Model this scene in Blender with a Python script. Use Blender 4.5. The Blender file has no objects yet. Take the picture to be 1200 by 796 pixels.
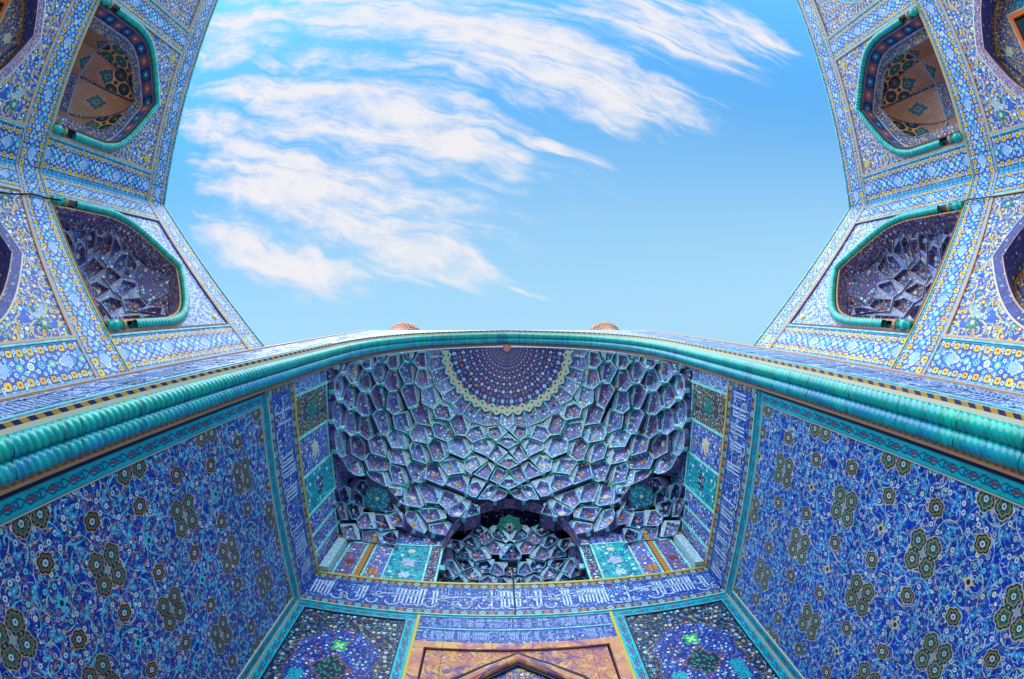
import bpy, math, random
from mathutils import Vector, Matrix
R = math.radians
PI = math.pi

# ------------------------------------------------------------------ camera, sky, sun, exposure
scene = bpy.context.scene
COL = scene.collection
cam = bpy.data.cameras.new("camera")
cam_ob = bpy.data.objects.new("camera", cam)
COL.objects.link(cam_ob)
scene.camera = cam_ob
cam.type = 'PANO'                       # the photograph was taken with a 16 mm fisheye pointed at the zenith
try:
    cam.panorama_type = 'FISHEYE_EQUISOLID'; cam.fisheye_lens = 16.657; cam.fisheye_fov = PI
except AttributeError:
    cam.cycles.panorama_type = 'FISHEYE_EQUISOLID'; cam.cycles.fisheye_lens = 16.657; cam.cycles.fisheye_fov = PI
cam.sensor_width = 36.0
cam.sensor_height = 36.0 * 679 / 1024
cam.clip_start = 0.05
cam.clip_end = 3000
# image right, image down, view direction expressed in the world (x right, y towards the back wall, z up)
_r = Vector((0.9996685, -0.0003555, -0.0257440))
_d = Vector((-0.0012973, 0.9979390, -0.0641559))
_v = Vector((0.0257137, 0.0641680, 0.9976078))
cam_ob.matrix_world = Matrix(((_r.x, -_d.x, -_v.x, -0.3424), (_r.y, -_d.y, -_v.y, 0.0), (_r.z, -_d.z, -_v.z, 0.0), (0, 0, 0, 1)))

scene.view_settings.view_transform = 'Standard'
scene.view_settings.look = 'None'
scene.view_settings.gamma = 1.0
scene.view_settings.use_curve_mapping = False
EXPOSURE = 1.3
scene.view_settings.exposure = EXPOSURE
SUN_ELEV, SUN_AZ = R(34), R(-18)        # fill sun put on the forecourt side (-y), slightly left, to brighten shaded walls
SUN_STRENGTH, SUN_ANGLE, SKY_STRENGTH = 2.2, R(90), 0.10

scene.render.engine = 'CYCLES'
scene.cycles.max_bounces = 6
scene.cycles.diffuse_bounces = 4
scene.cycles.glossy_bounces = 3
scene.cycles.sample_clamp_indirect = 6.0


def hexc(h):
    h = h.lstrip('#')
    out = []
    for i in (0, 2, 4):
        c = int(h[i:i + 2], 16) / 255
        out.append(c)
    r, g, b = out
    if b > g and b > r: g, r = g + 0.13 * (b - g), r * 0.92        # the blues of this glaze lean to cobalt, not violet
    out = [c / 12.92 if c <= 0.04045 else ((c + 0.055) / 1.055) ** 2.4 for c in (r, g, b)]
    return (out[0], out[1], out[2], 1.0)


# ------------------------------------------------------------------ a small language for shader nodes
class V:
    def __init__(s, g, k): s.g, s.k = g, k
    def __add__(s, o): return s.g.m('ADD', s, o)
    __radd__ = __add__
    def __sub__(s, o): return s.g.m('SUBTRACT', s, o)
    def __rsub__(s, o): return s.g.m('SUBTRACT', o, s)
    def __mul__(s, o): return s.g.m('MULTIPLY', s, o)
    __rmul__ = __mul__
    def __truediv__(s, o): return s.g.m('DIVIDE', s, o)
    def __lt__(s, o): return s.g.m('LESS_THAN', s, o)
    def __gt__(s, o): return s.g.m('GREATER_THAN', s, o)
    def __pow__(s, o): return s.g.m('POWER', s, o)
    def __neg__(s): return s.g.m('MULTIPLY', s, -1.0)


class G:
    def __init__(s, tree): s.t = tree; s.N = tree.nodes; s.L = tree.links
    def put(s, sock, val):
        if isinstance(val, V): s.L.new(val.k, sock)
        else: sock.default_value = val
    def m(s, op, a, b=None, c=None):
        n = s.N.new('ShaderNodeMath'); n.operation = op
        s.put(n.inputs[0], a)
        if b is not None: s.put(n.inputs[1], b)
        if c is not None: s.put(n.inputs[2], c)
        return V(s, n.outputs[0])
    def abs(s, a): return s.m('ABSOLUTE', a)
    def mn(s, a, b): return s.m('MINIMUM', a, b)
    def mx(s, a, b): return s.m('MAXIMUM', a, b)
    def floor(s, a): return s.m('FLOOR', a)
    def sin(s, a): return s.m('SINE', a)
    def cos(s, a): return s.m('COSINE', a)
    def hyp(s, x, y): return s.m('SQRT', x * x + y * y)
    def ang(s, y, x): return s.m('ARCTAN2', y, x)
    def ss(s, x, a, b):                               # smooth step from a to b
        n = s.N.new('ShaderNodeMapRange'); n.interpolation_type = 'SMOOTHSTEP'
        s.put(n.inputs[0], x); s.put(n.inputs[1], a); s.put(n.inputs[2], b)
        return V(s, n.outputs[0])
    def both(s, a, b): return s.m('MULTIPLY', a, b)
    def vec(s, x, y, z=0.0):
        n = s.N.new('ShaderNodeCombineXYZ')
        s.put(n.inputs[0], x); s.put(n.inputs[1], y); s.put(n.inputs[2], z)
        return V(s, n.outputs[0])
    def sep(s, v):
        n = s.N.new('ShaderNodeSeparateXYZ'); s.L.new(v.k, n.inputs[0])
        return [V(s, o) for o in n.outputs]
    def uv(s):
        n = s.N.new('ShaderNodeUVMap'); n.uv_map = 'UVMap'
        x, y, _ = s.sep(V(s, n.outputs[0])); return x, y
    def noise(s, v, scale, detail=1.0, rough=0.5, dist=0.0, dim='3D'):
        n = s.N.new('ShaderNodeTexNoise'); n.noise_dimensions = dim
        s.L.new(v.k, n.inputs['Vector']); n.inputs['Scale'].default_value = scale
        n.inputs['Detail'].default_value = detail; n.inputs['Roughness'].default_value = rough
        n.inputs['Distortion'].default_value = dist
        return V(s, n.outputs[0])
    def vor(s, v, scale, rnd=1.0):
        n = s.N.new('ShaderNodeTexVoronoi'); n.voronoi_dimensions = '2D'
        s.L.new(v.k, n.inputs['Vector']); n.inputs['Scale'].default_value = scale
        n.inputs['Randomness'].default_value = rnd
        sc = s.N.new('ShaderNodeSeparateColor'); s.L.new(n.outputs['Color'], sc.inputs[0])
        return V(s, n.outputs['Distance']), V(s, sc.outputs[0]), V(s, sc.outputs[1]), V(s, sc.outputs[2]), V(s, n.outputs['Position'])
    def mix(s, f, a, b):
        n = s.N.new('ShaderNodeMix'); n.data_type = 'RGBA'
        s.put(n.inputs[0], f); s.put(n.inputs[6], a); s.put(n.inputs[7], b)
        return V(s, n.outputs[2])
    def pick(s, f, cols):                             # constant ramp through a palette
        n = s.N.new('ShaderNodeValToRGB'); r = n.color_ramp; r.interpolation = 'CONSTANT'
        s.put(n.inputs[0], f)
        k = len(cols)
        while len(r.elements) < k: r.elements.new(0.5)
        for i, c in enumerate(cols):
            r.elements[i].position = i / k
        for i, c in enumerate(cols):
            r.elements[i].color = hexc(c) if isinstance(c, str) else c
        return V(s, n.outputs[0])
    def mulc(s, c, f):                                # scale a colour by a number
        n = s.N.new('ShaderNodeVectorMath'); n.operation = 'SCALE'
        s.L.new(c.k, n.inputs[0]); s.put(n.inputs[3], f)
        return V(s, n.outputs[0])


# ------------------------------------------------------------------ world: daylight sky with wind-combed clouds
world = bpy.data.worlds.new("World")
scene.world = world
world.use_nodes = True
wg = G(world.node_tree)
for n in list(wg.N): wg.N.remove(n)
w_out = wg.N.new('ShaderNodeOutputWorld'); w_bg = wg.N.new('ShaderNodeBackground')
sky = wg.N.new('ShaderNodeTexSky'); sky.sky_type = 'NISHITA'; sky.sun_disc = False
sky.sun_elevation = SUN_ELEV
sky.sun_rotation = PI - SUN_AZ
sky.air_density = 1.0; sky.dust_density = 0.1; sky.ozone_density = 1.4
w_bg.inputs[1].default_value = SKY_STRENGTH
wg.L.new(w_bg.outputs[0], w_out.inputs[0])
tc = wg.N.new('ShaderNodeTexCoord')
dx, dy, dz = wg.sep(V(wg, tc.outputs['Generated']))
dzc = wg.mx(dz, 0.05)
cx, cy = dx / dzc, dy / dzc                            # where the direction meets the flat cloud layer, in cloud heights
ca, sa = math.cos(R(17)), math.sin(R(17))
st, ac = cx * ca + cy * sa, cy * ca - cx * sa          # along and across the wind
base = V(wg, sky.outputs[0])
# blobs: centre along / across, half lengths, weight
BLOBS = [(-0.515, -0.354, 0.52, 0.131, 0.95),
         (-0.228, -0.311, 0.124, 0.068, 1.0),
         (-0.435, -0.118, 0.47, 0.125, 1.0),
         (-0.20, -0.10, 0.18, 0.075, 1.0),
         (-0.22, -0.07, 0.24, 0.085, 1.0), (-0.66, -0.2, 0.30, 0.13, 0.9),
         (-0.081, -0.612, 0.459, 0.167, 0.95),
         (0.081, -0.531, 0.141, 0.087, 1.0),
         (-0.466, -0.654, 0.443, 0.134, 0.95),
         (0.149, -0.881, 0.408, 0.15, 0.95),
         (0.41, -0.971, 0.201, 0.094, 0.9),
         (0.046, -0.382, 0.155, 0.023, 0.85),
         (0.061, -0.05, 0.064, 0.007, 0.6),
         (-0.51, 0.045, 0.28, 0.068, 1.0),
         (-0.83, -0.266, 0.236, 0.09, 0.8),
         (-0.972, -0.547, 0.251, 0.163, 0.8),
         (-0.682, -0.002, 0.18, 0.082, 0.85),
         (-0.451, -0.342, 0.665, 0.22, 0.6),
         (-0.153, -0.587, 0.465, 0.207, 0.6)]
wob = wg.noise(wg.vec(st * 1.6, ac * 2.6, 3.1), 1.6, 3.0, 0.55) - 0.5
wob2 = wg.noise(wg.vec(st * 1.6, ac * 2.6, 9.7), 1.6, 3.0, 0.55) - 0.5
dens = None
for (bs, bc, ls, lc, wt) in BLOBS:
    e1 = (st - bs + wob * 0.16) / ls
    e2 = (ac - bc + wob2 * (0.11 if lc > 0.03 else 0.02)) / lc
    e = wg.ss(wg.m('SQRT', e1 * e1 + e2 * e2), 1.3, 0.3) * wt
    dens = e if dens is None else wg.mx(dens, e)
streak = wg.noise(wg.vec(st * 1.3 + wob * 0.5, ac * 11.0 + wob2 * 2.4, 0.0), 1.6, 6.0, 0.62, 0.4)
puff = wg.noise(wg.vec(st * 5.0, ac * 9.0, 4.0), 2.0, 8.0, 0.66, 0.3)
tex = (streak - 0.5) * 1.25 + (puff - 0.5) * 0.5 + 0.5
cl = wg.ss(tex + dens * 0.43, 0.56, 1.02) * wg.ss(dens, 0.02, 0.45)
base2 = wg.mix(1.0, (0, 0, 0, 1), base)
SKY_TINT = (0.47, 1.09, 1.26, 1)
tn = wg.N.new('ShaderNodeVectorMath'); tn.operation = 'MULTIPLY'
wg.L.new(base.k, tn.inputs[0]); tn.inputs[1].default_value = SKY_TINT[:3]
CLOUD_RAD = (3.68, 3.6, 3.72, 1)
veil = wg.ss(cy + cx * 0.1, -0.62, 0.10) * 0.55                # thin high haze, thicker towards the gatehouse
skyv = wg.mix(veil, V(wg, tn.outputs[0]), (2.8, 4.4, 5.0, 1))
cloud = wg.mix(wg.ss(puff + (streak - 0.5) * 0.6, 0.35, 0.62), (3.1, 3.25, 3.7, 1), CLOUD_RAD)   # thicker knots are whiter
skyc = wg.mix(cl * 0.96, skyv, cloud)
wg.L.new(skyc.k, w_bg.inputs[0])

sun = bpy.data.lights.new("sun", 'SUN')
sun.energy = SUN_STRENGTH; sun.angle = SUN_ANGLE; sun.color = (1.0, 0.95, 0.88)
sun_ob = bpy.data.objects.new("sun", sun); COL.objects.link(sun_ob)
sun_dir = Vector((math.sin(SUN_AZ) * math.cos(SUN_ELEV), -math.cos(SUN_AZ) * math.cos(SUN_ELEV), math.sin(SUN_ELEV)))
sun_ob.rotation_euler = sun_dir.to_track_quat('Z', 'Y').to_euler()
sun_ob.location = sun_dir * 60


# ------------------------------------------------------------------ materials
def mat(name, fn, rough=0.42, spec=0.3, bump=0.0):
    m = bpy.data.materials.new(name); m.use_nodes = True
    g = G(m.node_tree)
    b = m.node_tree.nodes['Principled BSDF']
    b.inputs['Roughness'].default_value = rough
    b.inputs['Specular IOR Level'].default_value = spec
    c = fn(g)
    if isinstance(c, V): g.L.new(c.k, b.inputs['Base Color'])
    else: b.inputs['Base Color'].default_value = c
    if bump:
        tcn = g.N.new('ShaderNodeTexCoord')
        nz = g.noise(V(g, tcn.outputs['Object']), 9.0, 2.0)
        bp = g.N.new('ShaderNodeBump'); bp.inputs['Strength'].default_value = bump; bp.inputs['Distance'].default_value = 0.03
        g.L.new(nz.k, bp.inputs['Height']); g.L.new(bp.outputs[0], b.inputs['Normal'])
    return m


def wear(g, c, u, v, tile=0.24, amt=0.24):
    """each fired tile comes out of the kiln a little lighter or darker"""
    wn = g.N.new('ShaderNodeTexWhiteNoise'); wn.noise_dimensions = '2D'
    g.L.new(g.vec(g.floor(u / tile), g.floor(v / tile)).k, wn.inputs['Vector'])
    big = g.noise(g.vec(u, v, 7.0), 0.55, 3.0)
    return g.mulc(c, (V(g, wn.outputs[0]) * amt + (1 - amt * 0.5)) * (big * 0.5 + 0.75))


def scroll(g, u, v, sc, pitch, w, reach, seed=0.0):
    """leafy vine scrolls: one spiral per loosely spaced centre, winding either way, thickening into leaves"""
    p = g.vec(u + seed * 5.3, v + seed * 2.7)
    d, r, gc, b, ps = g.vor(p, sc, 0.45)
    px, py, _ = g.sep(p); qx, qy, _ = g.sep(ps)
    x, y = px - qx, py - qy
    rr = d / sc
    th = g.ang(y, x)
    hand = (r < 0.5) * 2.0 - 1.0
    k = g.m('FRACT', rr / pitch + hand * th / 6.2832 + gc)
    wm = w * (0.55 + g.mx(g.sin(th * 5.0 + rr * 38.0 + gc * 20.0), 0.0) * 1.5)
    return g.both(g.abs(k - 0.5) * pitch < wm, rr < reach)


def floral(g, u, v, scale=1.0, ground=('#0d1f8f', '#122ba8'), vine='#3f9fd0', vine2='#c9cfa8', vw=0.035,
           flecks=('#e8ecf4', '#2fa7c9', '#c2542a', '#2b55c8', '#2b55c8'), flowers=('#dfe3ef', '#c9b7dd', '#8fd0e6', '#e0a040'),
           dark='#060a38', dens=0.5, fdens=0.55, seed=0.0, scr=None):
    p = g.vec(u + seed * 3.7, v + seed * 1.9, seed)
    n = g.noise(p, 1.3 / scale, 1.0, 0.4, 0.4)
    c = g.mix(g.noise(p, 2.6 / scale, 2.0) > 0.5, hexc(ground[0]), hexc(ground[1]))
    fr = g.m('FRACT', n * 9.0)
    c = g.mix(g.abs(fr - 0.5) < vw * 1.5, c, hexc(vine))
    if vine2:
        n2 = g.noise(p, 1.9 / scale, 1.0, 0.4, 0.8)
        fr2 = g.m('FRACT', n2 * 6.0 + 0.3)
        c = g.mix(g.abs(fr2 - 0.5) < vw, c, hexc(vine2))
    d2, r2, g2, b2, _ = g.vor(p, 10.5 / scale, 0.85)
    fleck = g.both(d2 < (0.20 + 0.16 * b2), g2 < fdens)
    c = g.mix(fleck, c, g.pick(r2, flecks))
    if scr: c = g.mix(scroll(g, u, v, 1.4 * scr[1], 0.2 / scr[1], 0.02 / scr[1], 0.4 / scr[1], seed), c, hexc(scr[0]))
    d1, r1, g1, b1, ps = g.vor(p, 4.6 / scale, 0.6)
    on = g1 < dens
    c = g.mix(g.both(d1 < 0.33, on), c, hexc(dark))
    c = g.mix(g.both(d1 < 0.26, on), c, g.pick(r1, flowers))
    c = g.mix(g.both(d1 < 0.10, on), c, g.pick(b1, ('#1e3fb0', '#e9ecf5', '#1b7f9a', '#e9ecf5', '#b5432a')))
    return c


def rosettes(g, u, v, c, warm):
    """the large lattice of four-lobed medallions, single flowers and stars of the side walls"""
    PU, PV = 2.74, 2.30
    for (ou, ov) in ((3.47, 6.17), (4.84, 5.02)):
        x = g.m('WRAP', u - ou, PU / 2, -PU / 2); y = g.m('WRAP', v - ov, PV / 2, -PV / 2)
        ax, ay = g.abs(x), g.abs(y)
        th = g.ang(ay - 0.19, ax - 0.17)
        lob = g.hyp(ax - 0.17, ay - 0.19) + 0.014 - 0.03 * g.abs(g.cos(th * 2.5))
        edge, fill = ('#a89a70', '#0a1418') if warm else ('#b4ae94', '#0c1428')
        ring = '#8f5c2c' if warm else '#94803f'
        c = g.mix(lob < 0.188, c, hexc(edge)); c = g.mix(lob < 0.172, c, hexc(fill)); c = g.mix(g.both(g.abs(g.sin(th * 6.0 + lob * 30.0)) > 0.7, g.both(lob < 0.165, lob > 0.08)), c, hexc('#2a5f7c'))
        c = g.mix(g.abs(lob - 0.118) < 0.012, c, hexc(ring))
        c = g.mix(g.abs(lob - 0.075) < 0.014, c, hexc('#1c6a5a'))
        c = g.mix(g.hyp(ax - 0.17, ay - 0.19) < 0.05, c, hexc('#b8b6cc')); c = g.mix(g.hyp(ax - 0.17, ay - 0.19) < 0.02, c, hexc('#3a3f8c'))
        cen = g.hyp(ax, ay)
        c = g.mix(cen < 0.07, c, hexc('#8f94a8'))
        sx = ax - 0.77
        sg = g.hyp(sx, y * 0.85); th2 = g.ang(y, sx)
        sl = sg + 0.014 - 0.028 * g.abs(g.cos(th2 * 3.0))
        c = g.mix(sl < 0.15, c, hexc(edge)); c = g.mix(sl < 0.136, c, hexc(fill))
        c = g.mix(g.abs(sl - 0.098) < 0.009, c, hexc(ring)); c = g.mix(g.abs(sl - 0.075) < 0.009, c, hexc('#1c5a6c')); c = g.mix(sg < 0.05, c, hexc('#b8b6cc')); c = g.mix(sg < 0.02, c, hexc('#3a3f8c'))
        ys = PV / 2 - ay
        star = ax * ys * 14.0 + (ax + ys) * 0.45
        star_c = '#3fb4cf' if warm else '#b9b28a'
        c = g.mix(star < 0.088, c, hexc(star_c)); c = g.mix(g.hyp(ax, ys) < 0.045, c, hexc('#15204a'))
        # pairs of turquoise leaves round each medallion
        for (lx, ly) in ((0.52, 0.42), (0.30, 0.72), (0.98, 0.36)):
            ex, ey = ax - lx, ay - ly
            lf = g.abs(ex + ey) * 0.9 + g.abs(ex - ey * 0.6) * 2.0 + 0.03 * g.sin(ex * 60.0)
            c = g.mix(lf < 0.13, c, hexc('#2f90c8' if warm else '#2f78c8'))
            c = g.mix(lf < 0.035, c, hexc('#8fc0d8'))
    return c


def m_side(warm):
    def fn(g):
        u, v = g.uv()
        c = floral(g, u, v, 0.62, ground=('#06108a', '#0a1aa4') if warm else ('#06109e', '#0a1cb8'), vine='#2a74b8', vine2='#a8b498', vw=0.05,
                   flecks=('#9fb4dc', '#2a9cc6', '#8f3f2e' if warm else '#4a68c8', '#1736a8', '#2a54c0', '#0a145c', '#0b1c8c'),
                   flowers=('#b4b8e0', '#7f84cf', '#4aa4dc', '#4f6fd6'), dens=0.45, fdens=0.6, seed=1.0 if warm else 2.0)
        p = g.vec(u + (11.0 if warm else 4.0), v, 2.0)
        for (sc, pitch, w, reach, col, sd) in ((1.9, 0.15, 0.014, 0.34, '#163490', 2.0), (1.3, 0.24, 0.0125, 0.42, '#4fb0dc' if warm else '#58a0e0', 1.0), (1.5, 0.30, 0.0085, 0.40, '#a8b8b8', 4.0), (2.2, 0.20, 0.009, 0.2, '#9c5a34' if warm else '#98a8dc', 7.0)):
            c = g.mix(scroll(g, u, v, sc, pitch, w, reach, sd), c, hexc(col))
        d1, r1, g1, b1, _ = g.vor(g.vec(u + 3.0, v), 5.2, 0.55)
        on = g1 < 0.5
        fl = d1 + 0.05 * g.cos(b1 * 40.0)
        c = g.mix(g.both(d1 < 0.30, on), c, hexc('#0a145c')); c = g.mix(g.both(d1 < 0.235, on), c, g.pick(r1, ('#c4c8e4', '#8f9cdc', '#6ab8dc', '#c4c8e4', '#a890c8')))
        c = g.mix(g.both(d1 < 0.10, on), c, g.pick(b1, ('#2a3fb0', '#b89a4c', '#1f6f9c')))
        return wear(g, rosettes(g, u, v, c, warm), u, v)
    return fn


def m_turq(g):
    u, v = g.uv()                                      # u along, v across (-0.5 .. 0.5)
    s1 = g.sin(u * 14.0) * 0.24
    c = g.mix(g.mn(g.abs(v - s1), g.abs(v + s1 * 0.8)) < 0.055, hexc('#129fb4'), hexc('#0c4484'))
    x = g.m('FRACT', u * 2.228) - 0.5
    d = g.hyp(x * 1.3, (g.abs(v) - 0.02) * 1.5)
    c = g.mix(g.abs(d - 0.26) < 0.06, c, hexc('#0b4f86'))
    y = g.m('FRACT', u * 2.228 + 0.25) - 0.5
    c = g.mix(g.hyp(y * 0.45, v) < 0.09, c, hexc('#7a3550'))
    c = g.mix(g.abs(v) > 0.44, c, hexc('#0f7f9c'))
    return wear(g, c, u, v, 0.3)


def m_chain(g):
    u, v = g.uv()
    x = g.m('FRACT', u * 4.2) - 0.5
    d = g.abs(x) + g.abs(v) * 0.9
    n = g.noise(g.vec(u, v, 0.0), 6.0, 1.0)
    c = g.mix(d < 0.46, hexc('#141a55'), g.mix(g.m('FRACT', g.floor(u * 4.2) * 0.5) > 0.25, hexc('#b8b4bf'), hexc('#b5643f')))
    c = g.mix(d < 0.26, c, hexc('#20204a')); c = g.mix(d < 0.12, c, hexc('#9fc4cf'))
    c = g.mix(g.abs(v) > 0.42, c, hexc('#6ab4a8'))
    return wear(g, c, u, v, 0.3)


def m_callig(g):
    u, v = g.uv()
    c = floral(g, u, v, 0.6, ground=('#101e84', '#162898'), vine='#4f68c8', vine2=None, vw=0.05, flecks=('#8f97dc', '#3f5fc8', '#2a86b8', '#1c2fa6'),
               flowers=('#9fa6e0', '#6f86d8', '#5fa6cf'), dens=0.35, fdens=0.5, dark='#101a70', seed=5)
    return wear(g, c, u, v)


def m_fleur(kind):
    P = {
        'dark': dict(scale=0.8, ground=('#0b0f4a', '#171a5c'), vine='#3a4a9c', flecks=('#c9c6d8', '#2f8f8a', '#a8502e', '#4a3a8c', '#141a6c'), flowers=('#c9cbe0', '#c06a3a', '#4fa68c', '#b08ac0'), dens=0.6, fdens=0.6, seed=11),
        'ornate': dict(scr=('#a8a070', 1.4), scale=0.7, ground=('#141c4c', '#241d4a'), vine='#4a7a6a', vine2='#8a8a60', flecks=('#a8a89c', '#2f8f6a', '#a8542e', '#30308c', '#1a1a4c'), flowers=('#b86a48', '#4fa67c', '#c9b8c0', '#3a4a9c'), dens=0.55, fdens=0.65, seed=12),
        'blue': dict(scr=('#7f9cdc', 1.3), scale=0.8, ground=('#141d94', '#1a2aaa'), vine='#3f66cc', flecks=('#e0e4f0', '#b85a3a', '#4a7ad8', '#1a2a9c', '#7f5aa8'), flowers=('#dfe3ef', '#c97a50', '#9fa6e0', '#d8dcef'), dens=0.6, fdens=0.55, seed=13),
        'turq': dict(scr=('#0f5f9c', 1.2), scale=1.0, ground=('#109cae', '#14acba'), vine='#0f5f94', vine2='#0f7f8c', flecks=('#14308c', '#cfe8e4', '#2f6a3a', '#0f8f9c', '#12a4b2'), flowers=('#1a3f94', '#d8e4e0', '#2f8f5a', '#1a3f94'), dens=0.55, fdens=0.5, dark='#0f7f94', seed=14),
        'cell1': dict(scale=0.95, ground=('#6658b4', '#5a4ea8'), vine='#6f78c8', vine2=None, flecks=('#dfe0ee', '#c87a3f', '#4a9cb8', '#5a4aa0', '#8f86cc'), flowers=('#e8e9f4', '#d08a48', '#c4a8d8', '#7fb8d0', '#e0e2f0'), dens=0.68, fdens=0.6, seed=21),
        'cell2': dict(scale=0.95, ground=('#7a62b0', '#8064b0'), vine='#8f8acc', vine2=None, flecks=('#e4e2f0', '#d0603f', '#5a8ac8', '#5a3f8c', '#9c94d4'), flowers=('#f0eef6', '#d89a50', '#b898cc', '#e4e2f0'), dens=0.66, fdens=0.6, seed=22),
        'cell3': dict(scale=0.95, ground=('#6e4e98', '#60448e'), vine='#5f5aa8', vine2=None, flecks=('#d4cfe4', '#c0582f', '#3f9aa0', '#6a3f86', '#3a3a94'), flowers=('#e0dcec', '#c8863f', '#a87ab0', '#6fa6c0'), dens=0.66, fdens=0.6, seed=23),
        'cell4': dict(scale=1.0, ground=('#7872c2', '#8078c6'), vine='#a0a4e0', vine2=None, flecks=('#eef0fa', '#e0b050', '#6ac0d8', '#5f5ac0', '#b0ace4'), flowers=('#f4f4fa', '#e0c060', '#6fd0d0', '#eceef8'), dens=0.62, fdens=0.6, seed=24),
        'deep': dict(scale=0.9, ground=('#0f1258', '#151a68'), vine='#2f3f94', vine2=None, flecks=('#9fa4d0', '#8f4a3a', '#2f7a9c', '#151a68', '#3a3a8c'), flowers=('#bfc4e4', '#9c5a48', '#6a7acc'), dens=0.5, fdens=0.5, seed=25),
        'skirt': dict(scale=0.9, ground=('#68529a', '#72589c'), vine='#6a66a4', vine2=None, flecks=('#a49cc0', '#8f5a58', '#3f7f8c', '#3a2f6c'), flowers=('#b8a8c4', '#9c6a68', '#5f6ab0'), dens=0.5, fdens=0.5, seed=26),
        'pale': dict(scale=0.9, ground=('#9c96cc', '#ac9ec8'), vine='#c4b4c8', vine2='#b8a08c', flecks=('#d8cfd8', '#c09080', '#6a8ab8', '#a090b8'), flowers=('#e0d8e0', '#c8a088', '#8f9ccc'), dens=0.5, fdens=0.55, dark='#5f5890', seed=27),
        'fine': dict(scr=('#b8c4e4', 0.8), scale=0.55, ground=('#2f3ea8', '#3c48b0'), vine='#a0a6e0', vine2='#c8cce8', vw=0.06, flecks=('#dfe3f4', '#7f88d4', '#4f8fd0', '#3a48b4'), flowers=('#e4e8f4', '#9fa6e4', '#b8c0ea'), dens=0.5, fdens=0.6, dark='#2a38a4', seed=31),
        'yellow': dict(scr=('#d8b838', 1.1), scale=1.0, ground=('#1f37a6', '#2846b4'), vine='#7f9cdc', vine2='#d8b838', vw=0.04, flecks=('#e4e8f0', '#d8b42a', '#3f8fc8', '#2846b4', '#9fb4e4'), flowers=('#e0b82a', '#e8ecf4', '#d8a02a', '#b8c4e8', '#4fb0b4'), dens=0.5, fdens=0.6, dark='#162a8c', seed=32),
        'plum': dict(scale=0.8, ground=('#5a3c74', '#644070'), vine='#9c84a8', vine2=None, flecks=('#d8cce0', '#b8703f', '#7f6aa8', '#4a2f60', '#c4a080'), flowers=('#e0d4e0', '#c08048', '#a888b8', '#6f9cb8'), dens=0.6, fdens=0.6, seed=38),
        'gold': dict(scale=0.8, ground=('#34338c', '#4a3f7c'), vine='#a88a48', vine2='#c09030', vw=0.05, flecks=('#c89a30', '#d8c068', '#3a4aa8', '#b07a28', '#6a86b8'), flowers=('#c89a34', '#b8c0a8', '#5f9ca4', '#d0a848'), dens=0.6, fdens=0.7, seed=33),
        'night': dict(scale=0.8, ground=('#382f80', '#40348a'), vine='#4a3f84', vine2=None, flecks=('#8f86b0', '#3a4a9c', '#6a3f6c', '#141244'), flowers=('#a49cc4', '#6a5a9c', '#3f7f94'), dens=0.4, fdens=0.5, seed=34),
        'pinkborder': dict(scale=0.5, ground=('#8f6a9c', '#7c5f9c'), vine='#c8a8c0', vine2=None, flecks=('#d8c8d8', '#3a3a84', '#b86a5a', '#5a4a94'), flowers=('#d8d0dc', '#34347c', '#c89a80'), dens=0.6, fdens=0.7, seed=35),
        'black': dict(scale=1.1, ground=('#0c0e2c', '#12143c'), vine='#4a5a7c', vine2='#8f9c80', flecks=('#c4c8c8', '#2f9c8c', '#9c5a30', '#141844', '#c4c8c8'), flowers=('#dcdcdc', '#3fb0a8', '#dcdcdc', '#8f9cb8'), dens=0.75, fdens=0.5, seed=36),
    }[kind]
    def fn(g):
        u, v = g.uv()
        return wear(g, floral(g, u, v, **P), u, v)
    return fn


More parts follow.
